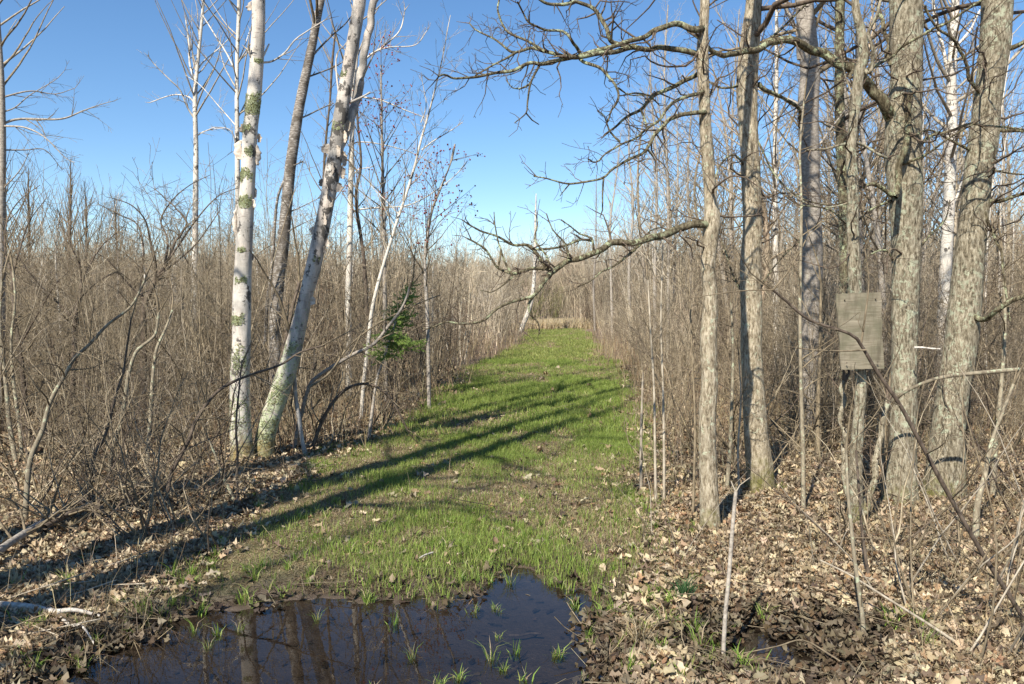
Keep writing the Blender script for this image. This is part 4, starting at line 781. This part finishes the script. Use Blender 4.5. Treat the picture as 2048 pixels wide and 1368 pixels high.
# ------------------------------------------------------------------ crooked saplings and shrubs traced one by one
def stemmy(name, label, tr, d, mat, twig, dz=0.0, dens=4.0, lim=.6, S=SHR, cat='sapling', w0=10, w1=3, ground=True, group=None, subs=()):
    n = len(tr); A = []
    for k, (u, v) in enumerate(tr):
        e = d + dz * k / (n - 1); A.append((*P(u, v, e), px(w0 + (w1 - w0) * k / (n - 1), e)))
    if ground: A[0] = (A[0][0], A[0][1], Hs(A[0][0], A[0][1]) - .04, A[0][3])
    ln = catmull(A, .03); root = empty(name, tuple(ln[0][:3]), label, cat, group); o = ln[0][:3]
    V, Qd, ti = bole(ln, 10, .0012, 70, 10, R.randrange(99), .04); mk('stem', V, Qd, mat, root, o, {'tint': ti})
    T = Tubes(); pv = [Vector(q[:3]) for q in ln[::2]]; L = sum((pv[k + 1] - pv[k]).length for k in range(len(pv) - 1))
    if dens: spawn(T, pv, list(ln[::2, 3]), L, 1, S, 1.0, None, .12, dens=dens, lim=lim)
    if dens:
        e = (pv[-1] - pv[-2]).normalized()
        grow(T, pv[-1], e, max(.35, 60 * ln[-1, 3]), ln[-1, 3], 1, S); grow(T, pv[-1], (e + perp(e) * .5).normalized(), .4, ln[-1, 3] * .6, 1, S)
    for (tr2, wa, wb, de, dz2) in subs:
        B = [(*P(u, v, de + dz2 * k / (len(tr2) - 1)), px(wa + (wb - wa) * k / (len(tr2) - 1), de)) for k, (u, v) in enumerate(tr2)]; l2 = catmull(B, .04); p2 = [Vector(q[:3]) for q in l2]
        T.add(p2, list(l2[:, 3]), 1.0, 6); L2 = sum((p2[k + 1] - p2[k]).length for k in range(len(p2) - 1)); spawn(T, p2, list(l2[:, 3]), L2, 1, S, 1.0, None, .1, dens=dens * 1.3, lim=lim)
    if T.g: T.mesh('twigs', twig, root, o)
    return root
LG = None
stemmy('alder_sapling', 'crooked lichen-grey alder stem with a mossy foot at the lower left', [(50, 1050), (54, 975), (62, 915), (85, 860), (100, 805), (130, 750), (150, 715), (178, 690), (215, 650), (262, 612), (290, 560)], G(50, 1050).y, M_PALE, M_TWIG, .5, 5, .9, w0=11, w1=4)
stemmy('alder_sapling', 'thin dark alder stem right of the mossy-footed one', [(170, 1018), (182, 950), (191, 908), (212, 867), (232, 791), (246, 747), (253, 700), (262, 640)], G(170, 1018).y, M_DARK, M_TWIG, .3, 5, .8, w0=8, w1=3)
stemmy('alder_sapling', 'pale green lichened sapling curving right, brightest thin stem on the left', [(216, 955), (226, 897), (239, 853), (249, 805), (256, 754), (267, 715), (278, 697), (300, 680), (312, 664), (318, 620)], G(216, 955).y, M_PALE, M_TWIG, .2, 3, .6, w0=9, w1=5)
stemmy('alder_sapling', 'long alder stem bending right towards the upright white birch', [(325, 1030), (335, 985), (345, 942), (376, 884), (393, 839), (427, 791), (458, 768), (500, 750), (560, 730), (600, 705), (650, 690)], G(325, 1030).y, M_DARK, M_TWIG, .5, 5, .8, w0=9, w1=3)
stemmy('alder_sapling', 'straight thin sapling in front of the foot of the upright birch', [(475, 1010), (474, 950), (475, 908), (472, 850), (478, 780), (484, 720)], G(475, 1010).y, M_DARK, M_TWIG, 0, 3, .4, w0=6, w1=3)
stemmy('alder_sapling', 'short pale sapling leaning left in front of the birches', [(474, 1010), (462, 985), (451, 965), (440, 935), (428, 905), (418, 880)], G(475, 1010).y, M_PALE, M_TWIG, 0, 4, .3, w0=8, w1=3)
stemmy('alder_sapling', 'greenish forked sapling between the curved pale stem and the birches', [(292, 945), (297, 880), (301, 830), (305, 760), (312, 702), (330, 660), (345, 620)], 7.6, M_PALE, M_TWIG, .3, 4, .8, w0=9, w1=4)
stemmy('alder_sapling', 'green-grey sapling bending at the left edge above the leaf litter', [(34, 930), (24, 880), (18, 840), (12, 771), (4, 700), (0, 640), (4, 560)], 7.9, M_PALE, M_TWIG, .2, 5, .8, w0=10, w1=5)
stemmy('alder_sapling', 'slim sapling standing just right of the left edge stem', [(45, 940), (40, 860), (28, 770), (22, 690), (30, 600), (26, 540)], 8.1, M_PALE, M_TWIG, .2, 5, .8, w0=8, w1=4)
stemmy('arching_willow', 'long grey stem arching right in front of the small spruce', [(586, 905), (600, 840), (618, 775), (640, 750), (700, 712), (745, 690), (775, 655), (800, 622), (812, 598), (820, 572)], G(586, 905).y, M_GREY, M_TWIG, -.3, 3.2, .7, w0=9, w1=4, cat='stem', subs=[([(618, 775), (660, 745), (700, 690), (760, 645), (830, 610), (880, 590)], 5, 2, 8.2, .3), ([(700, 712), (740, 640), (780, 620)], 3, 1.5, 7.9, .2)])
stemmy('dead_stick', 'bleached white dead stick leaning beside the leaning birch', [(614, 920), (606, 890), (600, 850), (592, 800), (589, 755), (588, 710)], G(614, 915).y, M_DEAD, M_TWIG, 0, 1, .3, w0=9, w1=8, cat='dead stick')
stemmy('cherry_sapling', 'dark bare stem squeezed between the feet of the two birches', [(505, 925), (513, 880), (530, 820), (552, 760), (570, 690), (584, 620), (600, 560)], dA + .5, M_DARK, M_TWIG, .4, 3, .6, w0=13, w1=6)
stemmy('arching_willow', 'dark stem bowed down towards the trail in the left brush', [(620, 900), (650, 830), (690, 780), (735, 768), (775, 790), (800, 830), (815, 860)], 8.6, M_DARK, M_TWIG, .3, 4, .5, w0=8, w1=3, cat='stem')
# right side saplings
for k, (u0, v0, tr, w, lb, m) in enumerate([(1312, 1012, [(1310, 900), (1308, 780), (1300, 640), (1296, 560)], 6, 'pale whip sapling, middle one of three thin upright ones by the right trail edge', M_TWIGP), (1328, 1008, [(1328, 900), (1326, 780), (1322, 640), (1326, 480)], 6, 'pale whip sapling, right one of three thin upright ones by the right trail edge', M_TWIGP), (1282, 985, [(1282, 900), (1284, 800), (1286, 745)], 7, 'cut-off pale whip sapling, left one of three by the right trail edge', M_TWIGP),
        (1607, 1030, [(1606, 900), (1602, 760), (1600, 600), (1603, 420), (1600, 300), (1608, 200)], 9, 'straight slim sapling in front of the grey maple', M_PALE), (1452, 985, [(1460, 900), (1464, 800), (1466, 700), (1462, 600)], 9, 'thin lichened sapling between the first two oaks', M_PALE), (1480, 1000, [(1476, 900), (1482, 800), (1478, 720)], 5, 'thin pale sapling touching the pale oak', M_TWIGP),
        (1385, 1040, [(1388, 960), (1390, 850), (1384, 700), (1378, 560)], 6, 'thin sapling close left of the slim furrowed oak', M_TWIG), (1636, 930, [(1636, 820), (1640, 700), (1642, 560)], 11, 'pinkish brown sapling in the brush behind the oaks', M_TWIG), (1766, 1010, [(1768, 900), (1775, 800), (1790, 700), (1800, 600)], 9, 'slim sapling before the foot of the thick old oak', M_TWIG), (1985, 1010, [(1990, 900), (2000, 800), (2010, 650), (2005, 500)], 12, 'mottled sapling right of the leaning oak', M_PALE), (1950, 1090, [(1955, 1010), (1970, 950), (1985, 880), (2030, 760)], 14, 'leaning mossy sapling by the foot of the leaning oak', M_PALE)]):
    stemmy('sapling', lb, [(u0, v0)] + tr, G(u0, v0).y, m, M_TWIG, .1, 4.5, .6, w0=w, w1=w * .4)
stemmy('stake_sapling', 'single straight grey sapling stuck up at the wet front right, cut at the top', [(1446, 1312), (1450, 1240), (1458, 1150), (1464, 1070), (1470, 1000), (1472, 982)], G(1446, 1312).y, M_GREY, M_TWIGP, 0, 0, w0=9, w1=7, subs=[([(1472, 984), (1466, 972), (1462, 962)], 4, 2, G(1446, 1312).y, 0), ([(1472, 984), (1480, 970), (1500, 955)], 3, 1.5, G(1446, 1312).y, 0)])
stemmy('bent_shrub', 'long dark shrub stem bending from the lower right corner up across the oaks', [(2075, 1290), (2040, 1225), (1964, 1105), (1895, 985), (1838, 880), (1800, 810), (1755, 745), (1722, 690), (1700, 668), (1620, 640), (1570, 600), (1546, 580)], 3.9, M_DARK, M_TWIG, -.3, 6, .55, w0=10, w1=4.5, cat='shrub', ground=False,
       subs=[([(1546, 580), (1575, 545), (1600, 500)], 4, 2, 3.6, 0), ([(1732, 700), (1680, 702), (1610, 698), (1560, 690)], 4, 1.5, 3.7, -.1), ([(1546, 580), (1480, 582), (1420, 590), (1360, 600)], 3, 1, 3.6, 0), ([(1722, 690), (1732, 620), (1738, 560), (1730, 500)], 5, 2, 3.8, 0)])
stemmy('sapling', 'tall thin pale whip rising from the wet leaves towards the plywood board', [(1731, 1262), (1722, 1210), (1712, 1140), (1703, 1060), (1696, 985), (1692, 900)], G(1731, 1262).y, M_PALE, M_TWIG, 0, 3, .4, w0=10, w1=5)
stemmy('sapling', 'dark thin whip right beside the tall pale whip on the leaf litter', [(1742, 1165), (1732, 1120), (1724, 1060), (1718, 980), (1712, 900)], G(1742, 1165).y, M_DARK, M_TWIG, 0, 3, .4, w0=7, w1=4)
stemmy('fallen_sapling', 'long thin stem slanting down to the lower right corner over the leaves', [(1640, 1120), (1700, 1150), (1780, 1200), (1860, 1250), (1950, 1310), (2060, 1385)], 4.2, M_TWIGP, M_TWIGP, -.85, 3, .5, w0=3, w1=7, ground=False, cat='fallen stem')
stemmy('fallen_sapling', 'thin arched stem lying over the wet patch at the bottom right', [(1468, 1310), (1553, 1293), (1605, 1280), (1656, 1307), (1707, 1341), (1760, 1380)], 3.62, M_TWIG, M_TWIG, -.2, 2, .3, w0=2, w1=4, ground=False, cat='fallen stem')
stemmy('oak_branch', 'pale lichened branch slanting left across the leaning oak at the right edge', [(2090, 735), (2000, 742), (1900, 752), (1850, 765), (1812, 783), (1790, 800)], 5.5, M_PALE, M_TWIG, .4, 2, .4, w0=9, w1=5, ground=False, cat='branch')
stemmy('dead_stick', 'short white broken stick showing right of the plywood board', [(1828, 695), (1845, 695), (1862, 697), (1880, 698)], 6.0, M_DEAD, M_TWIG, 0, 0, w0=4, w1=3, ground=False, cat='dead stick')
for k, (u, v, lb) in enumerate([(1985, 1340, 'many-twigged leafless shrub at the bottom right corner'), (1860, 1240, 'wiry leafless shrub right of the wet patch'), (2020, 1180, 'leafless shrub filling the right edge below the leaning oak'), (1900, 1130, 'leafless shrub by the foot of the leaning oak'), (1780, 1190, 'small wiry shrub on the leaf litter under the thick old oak'), (2080, 1100, 'leafless shrub reaching in from the right edge'), (1660, 1150, 'little leafless shrub on the leaf litter in front of the crooked oak'), (1340, 1120, 'straw-coloured wiry shrub left of the slim furrowed oak'), (1300, 1090, 'small straw-coloured shrub at the right trail edge')]):
    p = G(u, v); root = empty('leafless_shrub', (p.x, p.y, Hs(p.x, p.y)), lb, 'shrub'); small = u < 1700
    for s in range(4 if small else 5):
        T = Tubes(); a = R.uniform(0, 6.28); grow(T, Vector((R.uniform(-.1, .1), R.uniform(-.1, .1), -.02)), Vector((math.cos(a) * .5, math.sin(a) * .5, 1)).normalized(), R.uniform(.5, .9) if small else R.uniform(.9, 1.7), .004 if small else .006, 0, SHR, R.uniform(.8, 1.2)); T.mesh('stem', M_TWIGP if s % 2 else M_TWIG, root)

# fallen logs and dead branches, lower left
def log(label, tr, d, w0, w1, mat, name='fallen_branch', subs=()):
    return stemmy(name, label, tr, d, mat, M_TWIG, 0, 0, w0=w0, w1=w1, ground=False, cat='fallen branch', subs=subs)
def lay(trs, h=.06): return [tuple(q) for q in trs]
def glog(label, tr, w0, w1, mat, h=.04, name='fallen_branch', dens=0):
    A = []
    for k, (u, v) in enumerate(tr):
        p = G(u, v); A.append((p.x, p.y, Hs(p.x, p.y) + h, px(w0 + (w1 - w0) * k / (len(tr) - 1), p.y)))
    ln = catmull(A, .02); root = empty(name, tuple(ln[len(ln) // 2][:3]), label, 'fallen branch'); o = ln[len(ln) // 2][:3]
    V, Qd, ti = bole(ln, 12, .003, 60, 12, R.randrange(99), .07); mk('wood', V, Qd, mat, root, o, {'tint': ti})
    if dens:
        T = Tubes(); pv = [Vector(q[:3]) for q in ln[::2]]; spawn(T, pv, list(ln[::2, 3]), 2, 1, HAW, 1, None, .05, dens=dens, lim=.6, bias=Vector((0, 0, .8))); T.mesh('twigs', M_TWIG, root, o)
glog('bleached white branch lying at the left puddle shore', [(-30, 1228), (0, 1233), (60, 1240), (110, 1250), (150, 1248), (200, 1246)], 18, 5, M_DEAD)
glog('thin pale side branch dipping from the bleached one into the puddle', [(100, 1246), (140, 1266), (165, 1272), (190, 1292)], 7, 3, M_DEAD)
glog('grey fallen branch in the shade at the left edge', [(-20, 1150), (20, 1118), (70, 1085), (110, 1058), (150, 1035), (190, 1020)], 17, 8, M_GREY, .1, dens=9)
glog('brown broken branch with dead twigs in the shaded brush pile at the left', [(90, 1090), (150, 1062), (210, 1040), (290, 1020), (370, 990)], 12, 4, M_DARK, .12, dens=12)
glog('short twig floating near the middle of the puddle', [(1018, 1252), (1040, 1254), (1062, 1250), (1082, 1252)], 6, 4, M_DARK, .035)
glog('pale stick lying on the wet grass by the puddle edge', [(838, 1130), (850, 1123), (866, 1116)], 4, 3, M_DEAD)
for k in range(9):
    u, v = [(120, 1200), (60, 1190), (170, 1165), (40, 1260), (30, 1290), (200, 1190), (140, 1140), (90, 1230), (20, 1215)][k]
    p = G(u, v); a = R.uniform(-.6, .9); q = [(p.x + math.cos(a) * l, p.y + math.sin(a) * l, Hs(p.x, p.y) + .03 + .09 * l * (k % 3), .003) for l in (0, .12, .24, .36)]
    T = Tubes(); T.add([Vector(e[:3]) for e in q], [.0035] * 4, 1.2, 5); tag(T.mesh('reed_stalk', M_TWIGP), 'broken straw-coloured reed stalk lying on the left puddle bank', 'reed stalk', 'reed stalks on the left bank')

# ------------------------------------------------------------------ plywood board
def board():
    db = d5 - .16; c = [P(1682, 740, db + .03), P(1768, 738, db + .03), P(1763, 585, db), P(1674, 588, db)]; root = empty('plywood_board', tuple((c[0] + c[1]) / 2), 'weathered grey plywood board fixed upright among the oak trunks', 'board'); o = np.array(root.location)
    nx, nz = 14, 22; V = []; th = .014
    for s in (0, 1):
        for b in range(nz + 1):
            for a in range(nx + 1):
                fa, fb = a / nx, b / nz; p = (c[0] * (1 - fa) + c[1] * fa) * (1 - fb) + (c[3] * (1 - fa) + c[2] * fa) * fb; e = .004 * (noise(fb * 13, a * 5, 0, 3) - .5) * (a in (0, nx)) * 2
                V.append((p.x + float(e), p.y + (th if s else 0) + .014 * (fa - .5) ** 2 * 4 * (fb - .3) + .002 * float(noise(fa * 4, fb * 30, 0, 8)), p.z + (0.004 * float(noise(fa * 20, 0, 0, 9)) if b in (0, nz) else 0)))
    m = (nx + 1) * (nz + 1); Qd = []
    ix = lambda a, b: b * (nx + 1) + a
    for b in range(nz):
        for a in range(nx): Qd += [[ix(a, b), ix(a + 1, b), ix(a + 1, b + 1), ix(a, b + 1)], [m + ix(a, b), m + ix(a, b + 1), m + ix(a + 1, b + 1), m + ix(a + 1, b)]]
    for a in range(nx): Qd += [[ix(a, 0), m + ix(a, 0), m + ix(a + 1, 0), ix(a + 1, 0)], [ix(a, nz), ix(a + 1, nz), m + ix(a + 1, nz), m + ix(a, nz)]]
    for b in range(nz): Qd += [[ix(0, b), ix(0, b + 1), m + ix(0, b + 1), m + ix(0, b)], [ix(nx, b), m + ix(nx, b), m + ix(nx, b + 1), ix(nx, b + 1)]]
    def fn(t):
        n = t.noise(t.coord((1.2, 1, 40)), 5, 5, .7); n2 = t.noise(t.coord((1, 1, 1.4)), 6, 3)
        col = t.ramp(n, [(.3, (.11, .09, .06)), (.5, (.25, .215, .155)), (.7, (.36, .32, .24))]); col = t.mix(t.ramp(n2, [(.4, 0.0), (.62, .85)]), col, (.14, .13, .085)); col = t.mix(t.ramp(t.noise(t.coord((3, 1, .5)), 5, 4, .7), [(.5, 0.0), (.68, .6)]), col, (.08, .065, .045)); t.bsdf(col, .9, n, .7, .004)
    mk('panel', V, Qd, material('weathered_plywood', fn), root, o, {'tint': np.ones(len(V))}, smooth=False)
    for u, v in ((1690, 600), (1752, 598), (1694, 726), (1756, 724)):
        T = Tubes(); p = P(u, v, db - .004); T.add([p, p + Vector((0, .01, 0))], [.004, .004], 1, 8); T.mesh('nail', M_DARK, root, o)
board()

# ------------------------------------------------------------------ brush: leafless shrubs
def bush(nst, hgt, spread, r, S, dens=None, tubes=None):
    T = tubes or Tubes()
    for s in range(nst):
        a = R.uniform(0, 6.28); d = Vector((math.cos(a) * spread, math.sin(a) * spread, 1)).normalized()
        grow(T, Vector((R.uniform(-.25, .25), R.uniform(-.25, .25), -.05)), d, hgt * R.uniform(.6, 1.1), r * R.uniform(.7, 1.2), 0, S, R.uniform(.7, 1.3))
    return T
SB = dict(SHR); SB.update(seg=.3, dens=[4.6, 4.4, 0, 0], maxl=2, ratio=(.16, .45), ang=(22, 78), wander=[.06, .14, .16, .16], trop=[.03, .06, .02, .02], tip=.0016)
protoB = []
for k in range(10):
    root = empty('leafless_shrub', (0, 0, 0), '', '')
    for s in range(6):
        T = Tubes(); a = R.uniform(0, 6.28); d = Vector((math.cos(a) * .22, math.sin(a) * .22, 1)).normalized()
        grow(T, Vector((R.uniform(-.25, .25), R.uniform(-.25, .25), -.05)), d, R.uniform(1.6, 3.1), R.uniform(.006, .011), 0, SB, R.uniform(.7, 1.3)); T.mesh('stem', [M_BRUSH, M_BRUSH, M_TWIG][s % 3], root)
    protoB.append(root)
def ok_brush(x, y, m=.35):
    xl, xr = trail_edges(y); return x < xl - m or x > xr + m or y > 60
protoB_used = set()
n_l = n_r = 0; tries = 0
occupied = [(p.location.x, p.location.y) for p in COL.objects if p.parent is None and p.get('category') in ('tree',)]
while n_l + n_r < 270 and tries < 20000:
    tries += 1; y = 7.6 + 9.5 * R.random() ** 1.1; x = R.uniform(-.66 * y - .8, .66 * y + .8); left = x < trail_edges(y)[0]
    if not ok_brush(x, y): continue
    if left and y < 8.6 + max(0, (-x - 3.5)) * -.1: continue
    if not left and y < 8.3: continue
    if left and n_l > 150 or (not left and n_r > 120): continue
    if -2.1 < x < -.8 and y < 9.6: continue
    k = R.randrange(10); src = protoB[k]
    o = src.copy(); COL.objects.link(o); s = R.uniform(.6, 1.2) * (1 if y > 9.5 else .75) * (.6 + .8 * float(fbm(x * .4, y * .3, 0, 2, 72)))
    if not left and x < trail_edges(y)[1] + 1.2: s *= .6
    o.location = (x, y, Hs(x, y)); o.rotation_euler = (R.gauss(0, .06), R.gauss(0, .06), R.uniform(0, 6.28)); o.scale = (s, s, s)
    for c in src.children:
        e = c.copy(); COL.objects.link(e); e.parent = o
    n_l, n_r = n_l + left, n_r + (not left)
    q = ('tall' if s > .95 else 'low' if s < .7 else 'mid-height') + ' leafless shrub ' + ('at the thicket front, ' if y < 11.5 else 'deep in the thicket, ') + place(x, y); tag(o, q, 'shrub', q.replace('shrub', 'shrubs'))
for p in protoB:
    for c in list(p.children): bpy.data.objects.remove(c)
    bpy.data.objects.remove(p)

# larger spreading shrubs with crossing twigs, each grown on its own
for k, (x, y, hg) in enumerate([(-5.2, 7.6, 2.2), (-4.5, 8.2, 1.9), (-3.9, 7.2, 1.5), (-3.5, 8.3, 1.8), (-4.9, 6.7, 1.3), (-3.3, 7.0, 1.0), (-2.1, 8.9, 1.7), (-1.75, 10.2, 1.8), (-5.8, 8.8, 2.4), (-2.6, 9.4, 2.0), (-4.2, 9.3, 2.3), (-1.9, 11.8, 1.9), (-3.0, 5.9, .8), (-3.6, 5.9, 1.0), (-6.4, 10.2, 2.6), (-1.6, 13.5, 2.0),
                                (2.2, 7.6, 1.7), (2.9, 8.2, 2.2), (1.9, 9.4, 1.5), (3.9, 8.3, 2.5), (4.6, 7.7, 2.4), (5.1, 8.9, 2.7), (3.3, 9.6, 2.6), (2.4, 11.2, 2.1), (2.7, 13.2, 2.2), (4.2, 6.3, 1.9), (3.6, 5.6, 1.5), (3.0, 16, 2.4), (2.45, 5.1, 1.2), (2.2, 5.0, 1.0), (4.4, 10.8, 2.8), (6.2, 10.0, 3.0), (2.05, 6.9, 1.3), (1.75, 8.4, 1.2)] + [(R.uniform(-.62 * q, -.33 * q - .25), q, R.uniform(.5, 1.3) * (.6 + q * .09)) for q in [5.0 + .14 * e for e in range(26)]] + [(R.choice([R.uniform(-.62 * q, -2.0), R.uniform(2.4 + .05 * q, .62 * q)]), q, R.uniform(1.5, 2.6)) for q in [8.5 + .18 * e for e in range(34)]]):
    q = ('big' if hg > 1.9 else 'small') + ' wide-branching shrub with crossing ' + ('dark ' if k % 4 == 3 else '') + 'twigs ' + place(x, y); root = empty('leafless_shrub', (x, y, Hs(x, y)), q, 'shrub', 'wide-branching shrubs ' + place(x, y))
    for s in range(5):
        T = Tubes(); a = R.uniform(0, 6.28); grow(T, Vector((R.uniform(-.12, .12), R.uniform(-.12, .12), -.04)), Vector((math.cos(a) * (.45 + .3 * (k % 3)), math.sin(a) * (.45 + .3 * (k % 3)), 1)).normalized(), hg * R.uniform(.7, 1.1), .0045 + hg * .0028, 0, HW, R.uniform(.7, 1.2)); T.mesh('stem', [M_TWIG, M_TWIG, M_BRUSH, M_DARK][(s + k) % 4], root)
# bare trees standing in the wood right of the trail and a few at the left
BT = dict(MAP); BT.update(seg=.35, tip=.003, maxl=2, dens=[3.2, 3.4, 0, 0], ratio=(.25, .5), ang=(25, 65))
protoT = []
for k in range(6):
    root = empty('bare_tree', (0, 0, 0), '', ''); h = 7.0; ln = catmull([(0, 0, -.2, .05), (R.gauss(0, .15), R.gauss(0, .15), 2.2, .04), (R.gauss(0, .3), R.gauss(0, .3), 4.6, .026), (R.gauss(0, .3), R.gauss(0, .3), h, .008)], .15)
    V, Qd, ti = bole(ln, 10, .003, 40, 6, k, .04); mk('trunk', V, Qd, [M_GREY, M_BRUSH][k % 2], root, None, {'tint': ti}); T = Tubes()
    auto_crown(T, ln, 1.6, 6.9, 34, [BT, BT, dict(BT, trop=[.1, .1, .08, .05])][k % 3], .012, fl(2.0, .5), (30, 70)); T.mesh('crown', [M_TWIG, M_BRUSH][k % 2], root); protoT.append(root)
nt = 0
while nt < 50:
    y = R.uniform(12, 42); rt = nt < 40; x = R.uniform(trail_edges(y)[1] + (1.6 if y > 14 else 2.6), .66 * y) if rt else R.uniform(-.64 * y, -.35 * y)
    src = protoT[R.randrange(6)]; o = src.copy(); COL.objects.link(o); s = R.uniform(.75, 1.25) * (1.0 if rt else .6) * (.75 + min(y, 40) / 100 + .25 * (x > 3.5)); o.location = (x, y, Hs(x, y)); o.rotation_euler = (R.gauss(0, .05), R.gauss(0, .05), R.uniform(0, 6.28)); o.scale = (s, s, s)
    for c in src.children: e = c.copy(); COL.objects.link(e); e.parent = o
    q = ('tall' if s > 1.05 else 'slight') + ' bare tree with fine twigs, ' + ('far behind' if y > 26 else 'standing back') + ' ' + place(x, y); tag(o, q, 'tree', 'bare trees ' + place(x, y)); nt += 1
for p in protoT:
    for c in list(p.children): bpy.data.objects.remove(c)
    bpy.data.objects.remove(p)

# farther brush and wood as one mass each, baked from many varied shrubs
def bake(name, protos, pos, scl, mat, tint, label, cat):
    Vs, Qs, Ts, off = [], [], [], 0; idx = rs.randint(0, len(protos), len(pos)); a = rs.uniform(0, 6.28, len(pos))
    for k, (V, Qd, T) in enumerate(protos):
        m = idx == k; n = m.sum()
        if not n: continue
        c, s = np.cos(a[m]), np.sin(a[m]); sc = scl[m]
        lean = rs.normal(0, .07, (n, 2))
        x = (V[None, :, 0] * c[:, None] - V[None, :, 1] * s[:, None]) * sc[:, :1] + lean[:, :1] * V[None, :, 2] + pos[m, 0][:, None]; y = (V[None, :, 0] * s[:, None] + V[None, :, 1] * c[:, None]) * sc[:, :1] + lean[:, 1:] * V[None, :, 2] + pos[m, 1][:, None]; z = V[None, :, 2] * sc[:, 1:2] + pos[m, 2][:, None]
        Vs.append(np.stack([x, y, z], -1).reshape(-1, 3).astype(np.float32)); Qs.append((Qd[None] + (np.arange(n) * len(V))[:, None, None]).reshape(-1, 4).astype(np.int32) + off)
        Ts.append((T[None] * tint[m][:, None]).ravel()); off += n * len(V)
    return tag(mk(name, np.concatenate(Vs), np.concatenate(Qs), mat, attrs={'tint': np.concatenate(Ts)}), label, cat, kind='stuff')
SF = dict(SB); SF.update(seg=.6, dens=[4.5, 2.5, 0, 0], maxl=2, tip=.0028, wander=[.07, .16, .16, .16], ang=(20, 80))
protoF = [bush(8, 2.6, .2, .011, SF).arrays() for _ in range(10)]
def scatter(n, y0, y1, m, pw=1.0, keep=None):
    y = y0 + (y1 - y0) * rs.rand(n * 2) ** pw; x = (rs.rand(n * 2) * 2 - 1) * (.7 * y + 1.5); xl, xr = trail_edges(y)
    k = (x < xl - m) | (x > xr + m) | (y > 60)
    if keep is not None: k &= keep(x, y)
    x, y = x[k][:n], y[k][:n]; return np.c_[x, y, H(x, y)]
ps = scatter(1500, 13, 62, .45, .85); n = len(ps); edge = np.minimum(np.abs(ps[:, 0] - trail_edges(ps[:, 1])[0]), np.abs(ps[:, 0] - trail_edges(ps[:, 1])[1])) < 1.3
s = rs.uniform(.65, 1.3, n) * np.where(ps[:, 0] < -1, 1.12, 1.08) * (.55 + .9 * fbm(ps[:, 0] * .22, ps[:, 1] * .16, 0, 3, 71)) * np.where(edge & (ps[:, 0] > 1) & (ps[:, 1] < 50), .62, 1.0)
bake('thicket', protoF, ps, np.c_[s, s * rs.uniform(.85, 1.2, n)], M_BRUSHD, rs.choice([.35, .6, .85, 1.1, 1.5], n) * rs.uniform(.85, 1.15, n), 'dense mass of leafless brown brush on both sides of the trail', 'thicket')
# far wood
SW = dict(ASP); SW.update(seg=.8, dens=[2.6, 2.0, 0, 0], maxl=2, tip=.007, ratio=(.25, .5), ang=(20, 50), wander=[.08, .1, .1, .1], trop=[.05, .08, .05, .05])
def wtree(h):
    T = Tubes(); f = h * R.uniform(.25, .45); T.add([Vector((0, 0, -.1)), Vector((.05, 0, f * .5)), Vector((0, .05, f))], [.07, .06, .05], 1, 5)
    for _ in range(R.randint(6, 9)): grow(T, Vector((0, 0, f * R.uniform(.6, 1))), Vector((R.gauss(0, .35), R.gauss(0, .35), 1)).normalized(), (h - f) * R.uniform(.6, 1.1), .035, 0, SW, R.uniform(.8, 1.2))
    for _ in range(4): grow(T, Vector((R.uniform(-1, 1), R.uniform(-1, 1), -.1)), Vector((R.uniform(-.15, .15), R.uniform(-.15, .15), 1)).normalized(), h * R.uniform(.3, .6), .03, 0, SW, R.uniform(.8, 1.3))
    return T.arrays()
protoW = [wtree(8) for _ in range(8)]
ps = scatter(2600, 58, 210, 0, 1.2); n = len(ps); hh = rs.uniform(.6, 1.1, n) * (1 + .35 * (fbm(ps[:, 0] * .05, ps[:, 1] * .05, 0, 2, 77) - .5)) * np.where(ps[:, 0] > 4, 1.08, .92)
bake('distant_wood', protoW, ps, np.c_[hh, hh], M_BRUSHD, rs.uniform(.95, 1.35, n), 'far bare wood closing the horizon beyond the trail', 'wood')
# mid-distance young birches on the left, thin pale poles in the brush
for k in range(34):
    left = k < 26; y = R.uniform(14, 34); x = R.uniform(-.62 * y, trail_edges(y)[0] - 1) if left else R.uniform(trail_edges(y)[1] + 1, .62 * y)
    h = R.uniform(2.8, 4.6) if left else R.uniform(4, 7); root = empty('young_birch', (x, y, Hs(x, y)), 'thin pale young birch pole ' + ('deep ' if y > 22 else '') + 'in the brush ' + place(x, y), 'young birch', 'young birch poles ' + place(x, y))
    q = [(0, 0, -.1, .026), (R.gauss(0, .05), R.gauss(0, .05), h * .35, .022), (R.gauss(0, .12), R.gauss(0, .12), h * .7, .014), (R.gauss(0, .2), R.gauss(0, .2), h, .004)]; ln = catmull(q, .12)
    V, Qd, ti = bole(ln, 8, .001, 40, 8, k, .02); mk('trunk', V, Qd, M_ASPEN, root, None, {'tint': ti}); T = Tubes(); auto_crown(T, ln, h * .35, h * .98, 16, ASP, .008, fl(.8, .2), (25, 55)); T.mesh('crown', M_TWIGP if not left else M_TWIG, root)
# a few evergreen and willow-green accents at the far bend
for x, y, lb in [(1.5, 60, 'yellow-green budding willow at the far end of the trail'), (3.4, 66, 'second budding willow beyond the pale grass at the trail end')]:
    T = bush(14, 3.6, .3, .02, SF); V, Qd, ti = T.arrays(); V = V + np.array([0, 0, 0])
    o = mk('willow_bush', V, Qd, material('willow_twig', m_bark((.14, .17, .04), (.24, .26, .08), 5, .5)), None, None, {'tint': ti}); o.location = (x, y, Hs(x, y)); tag(o, lb, 'willow bush')
#END
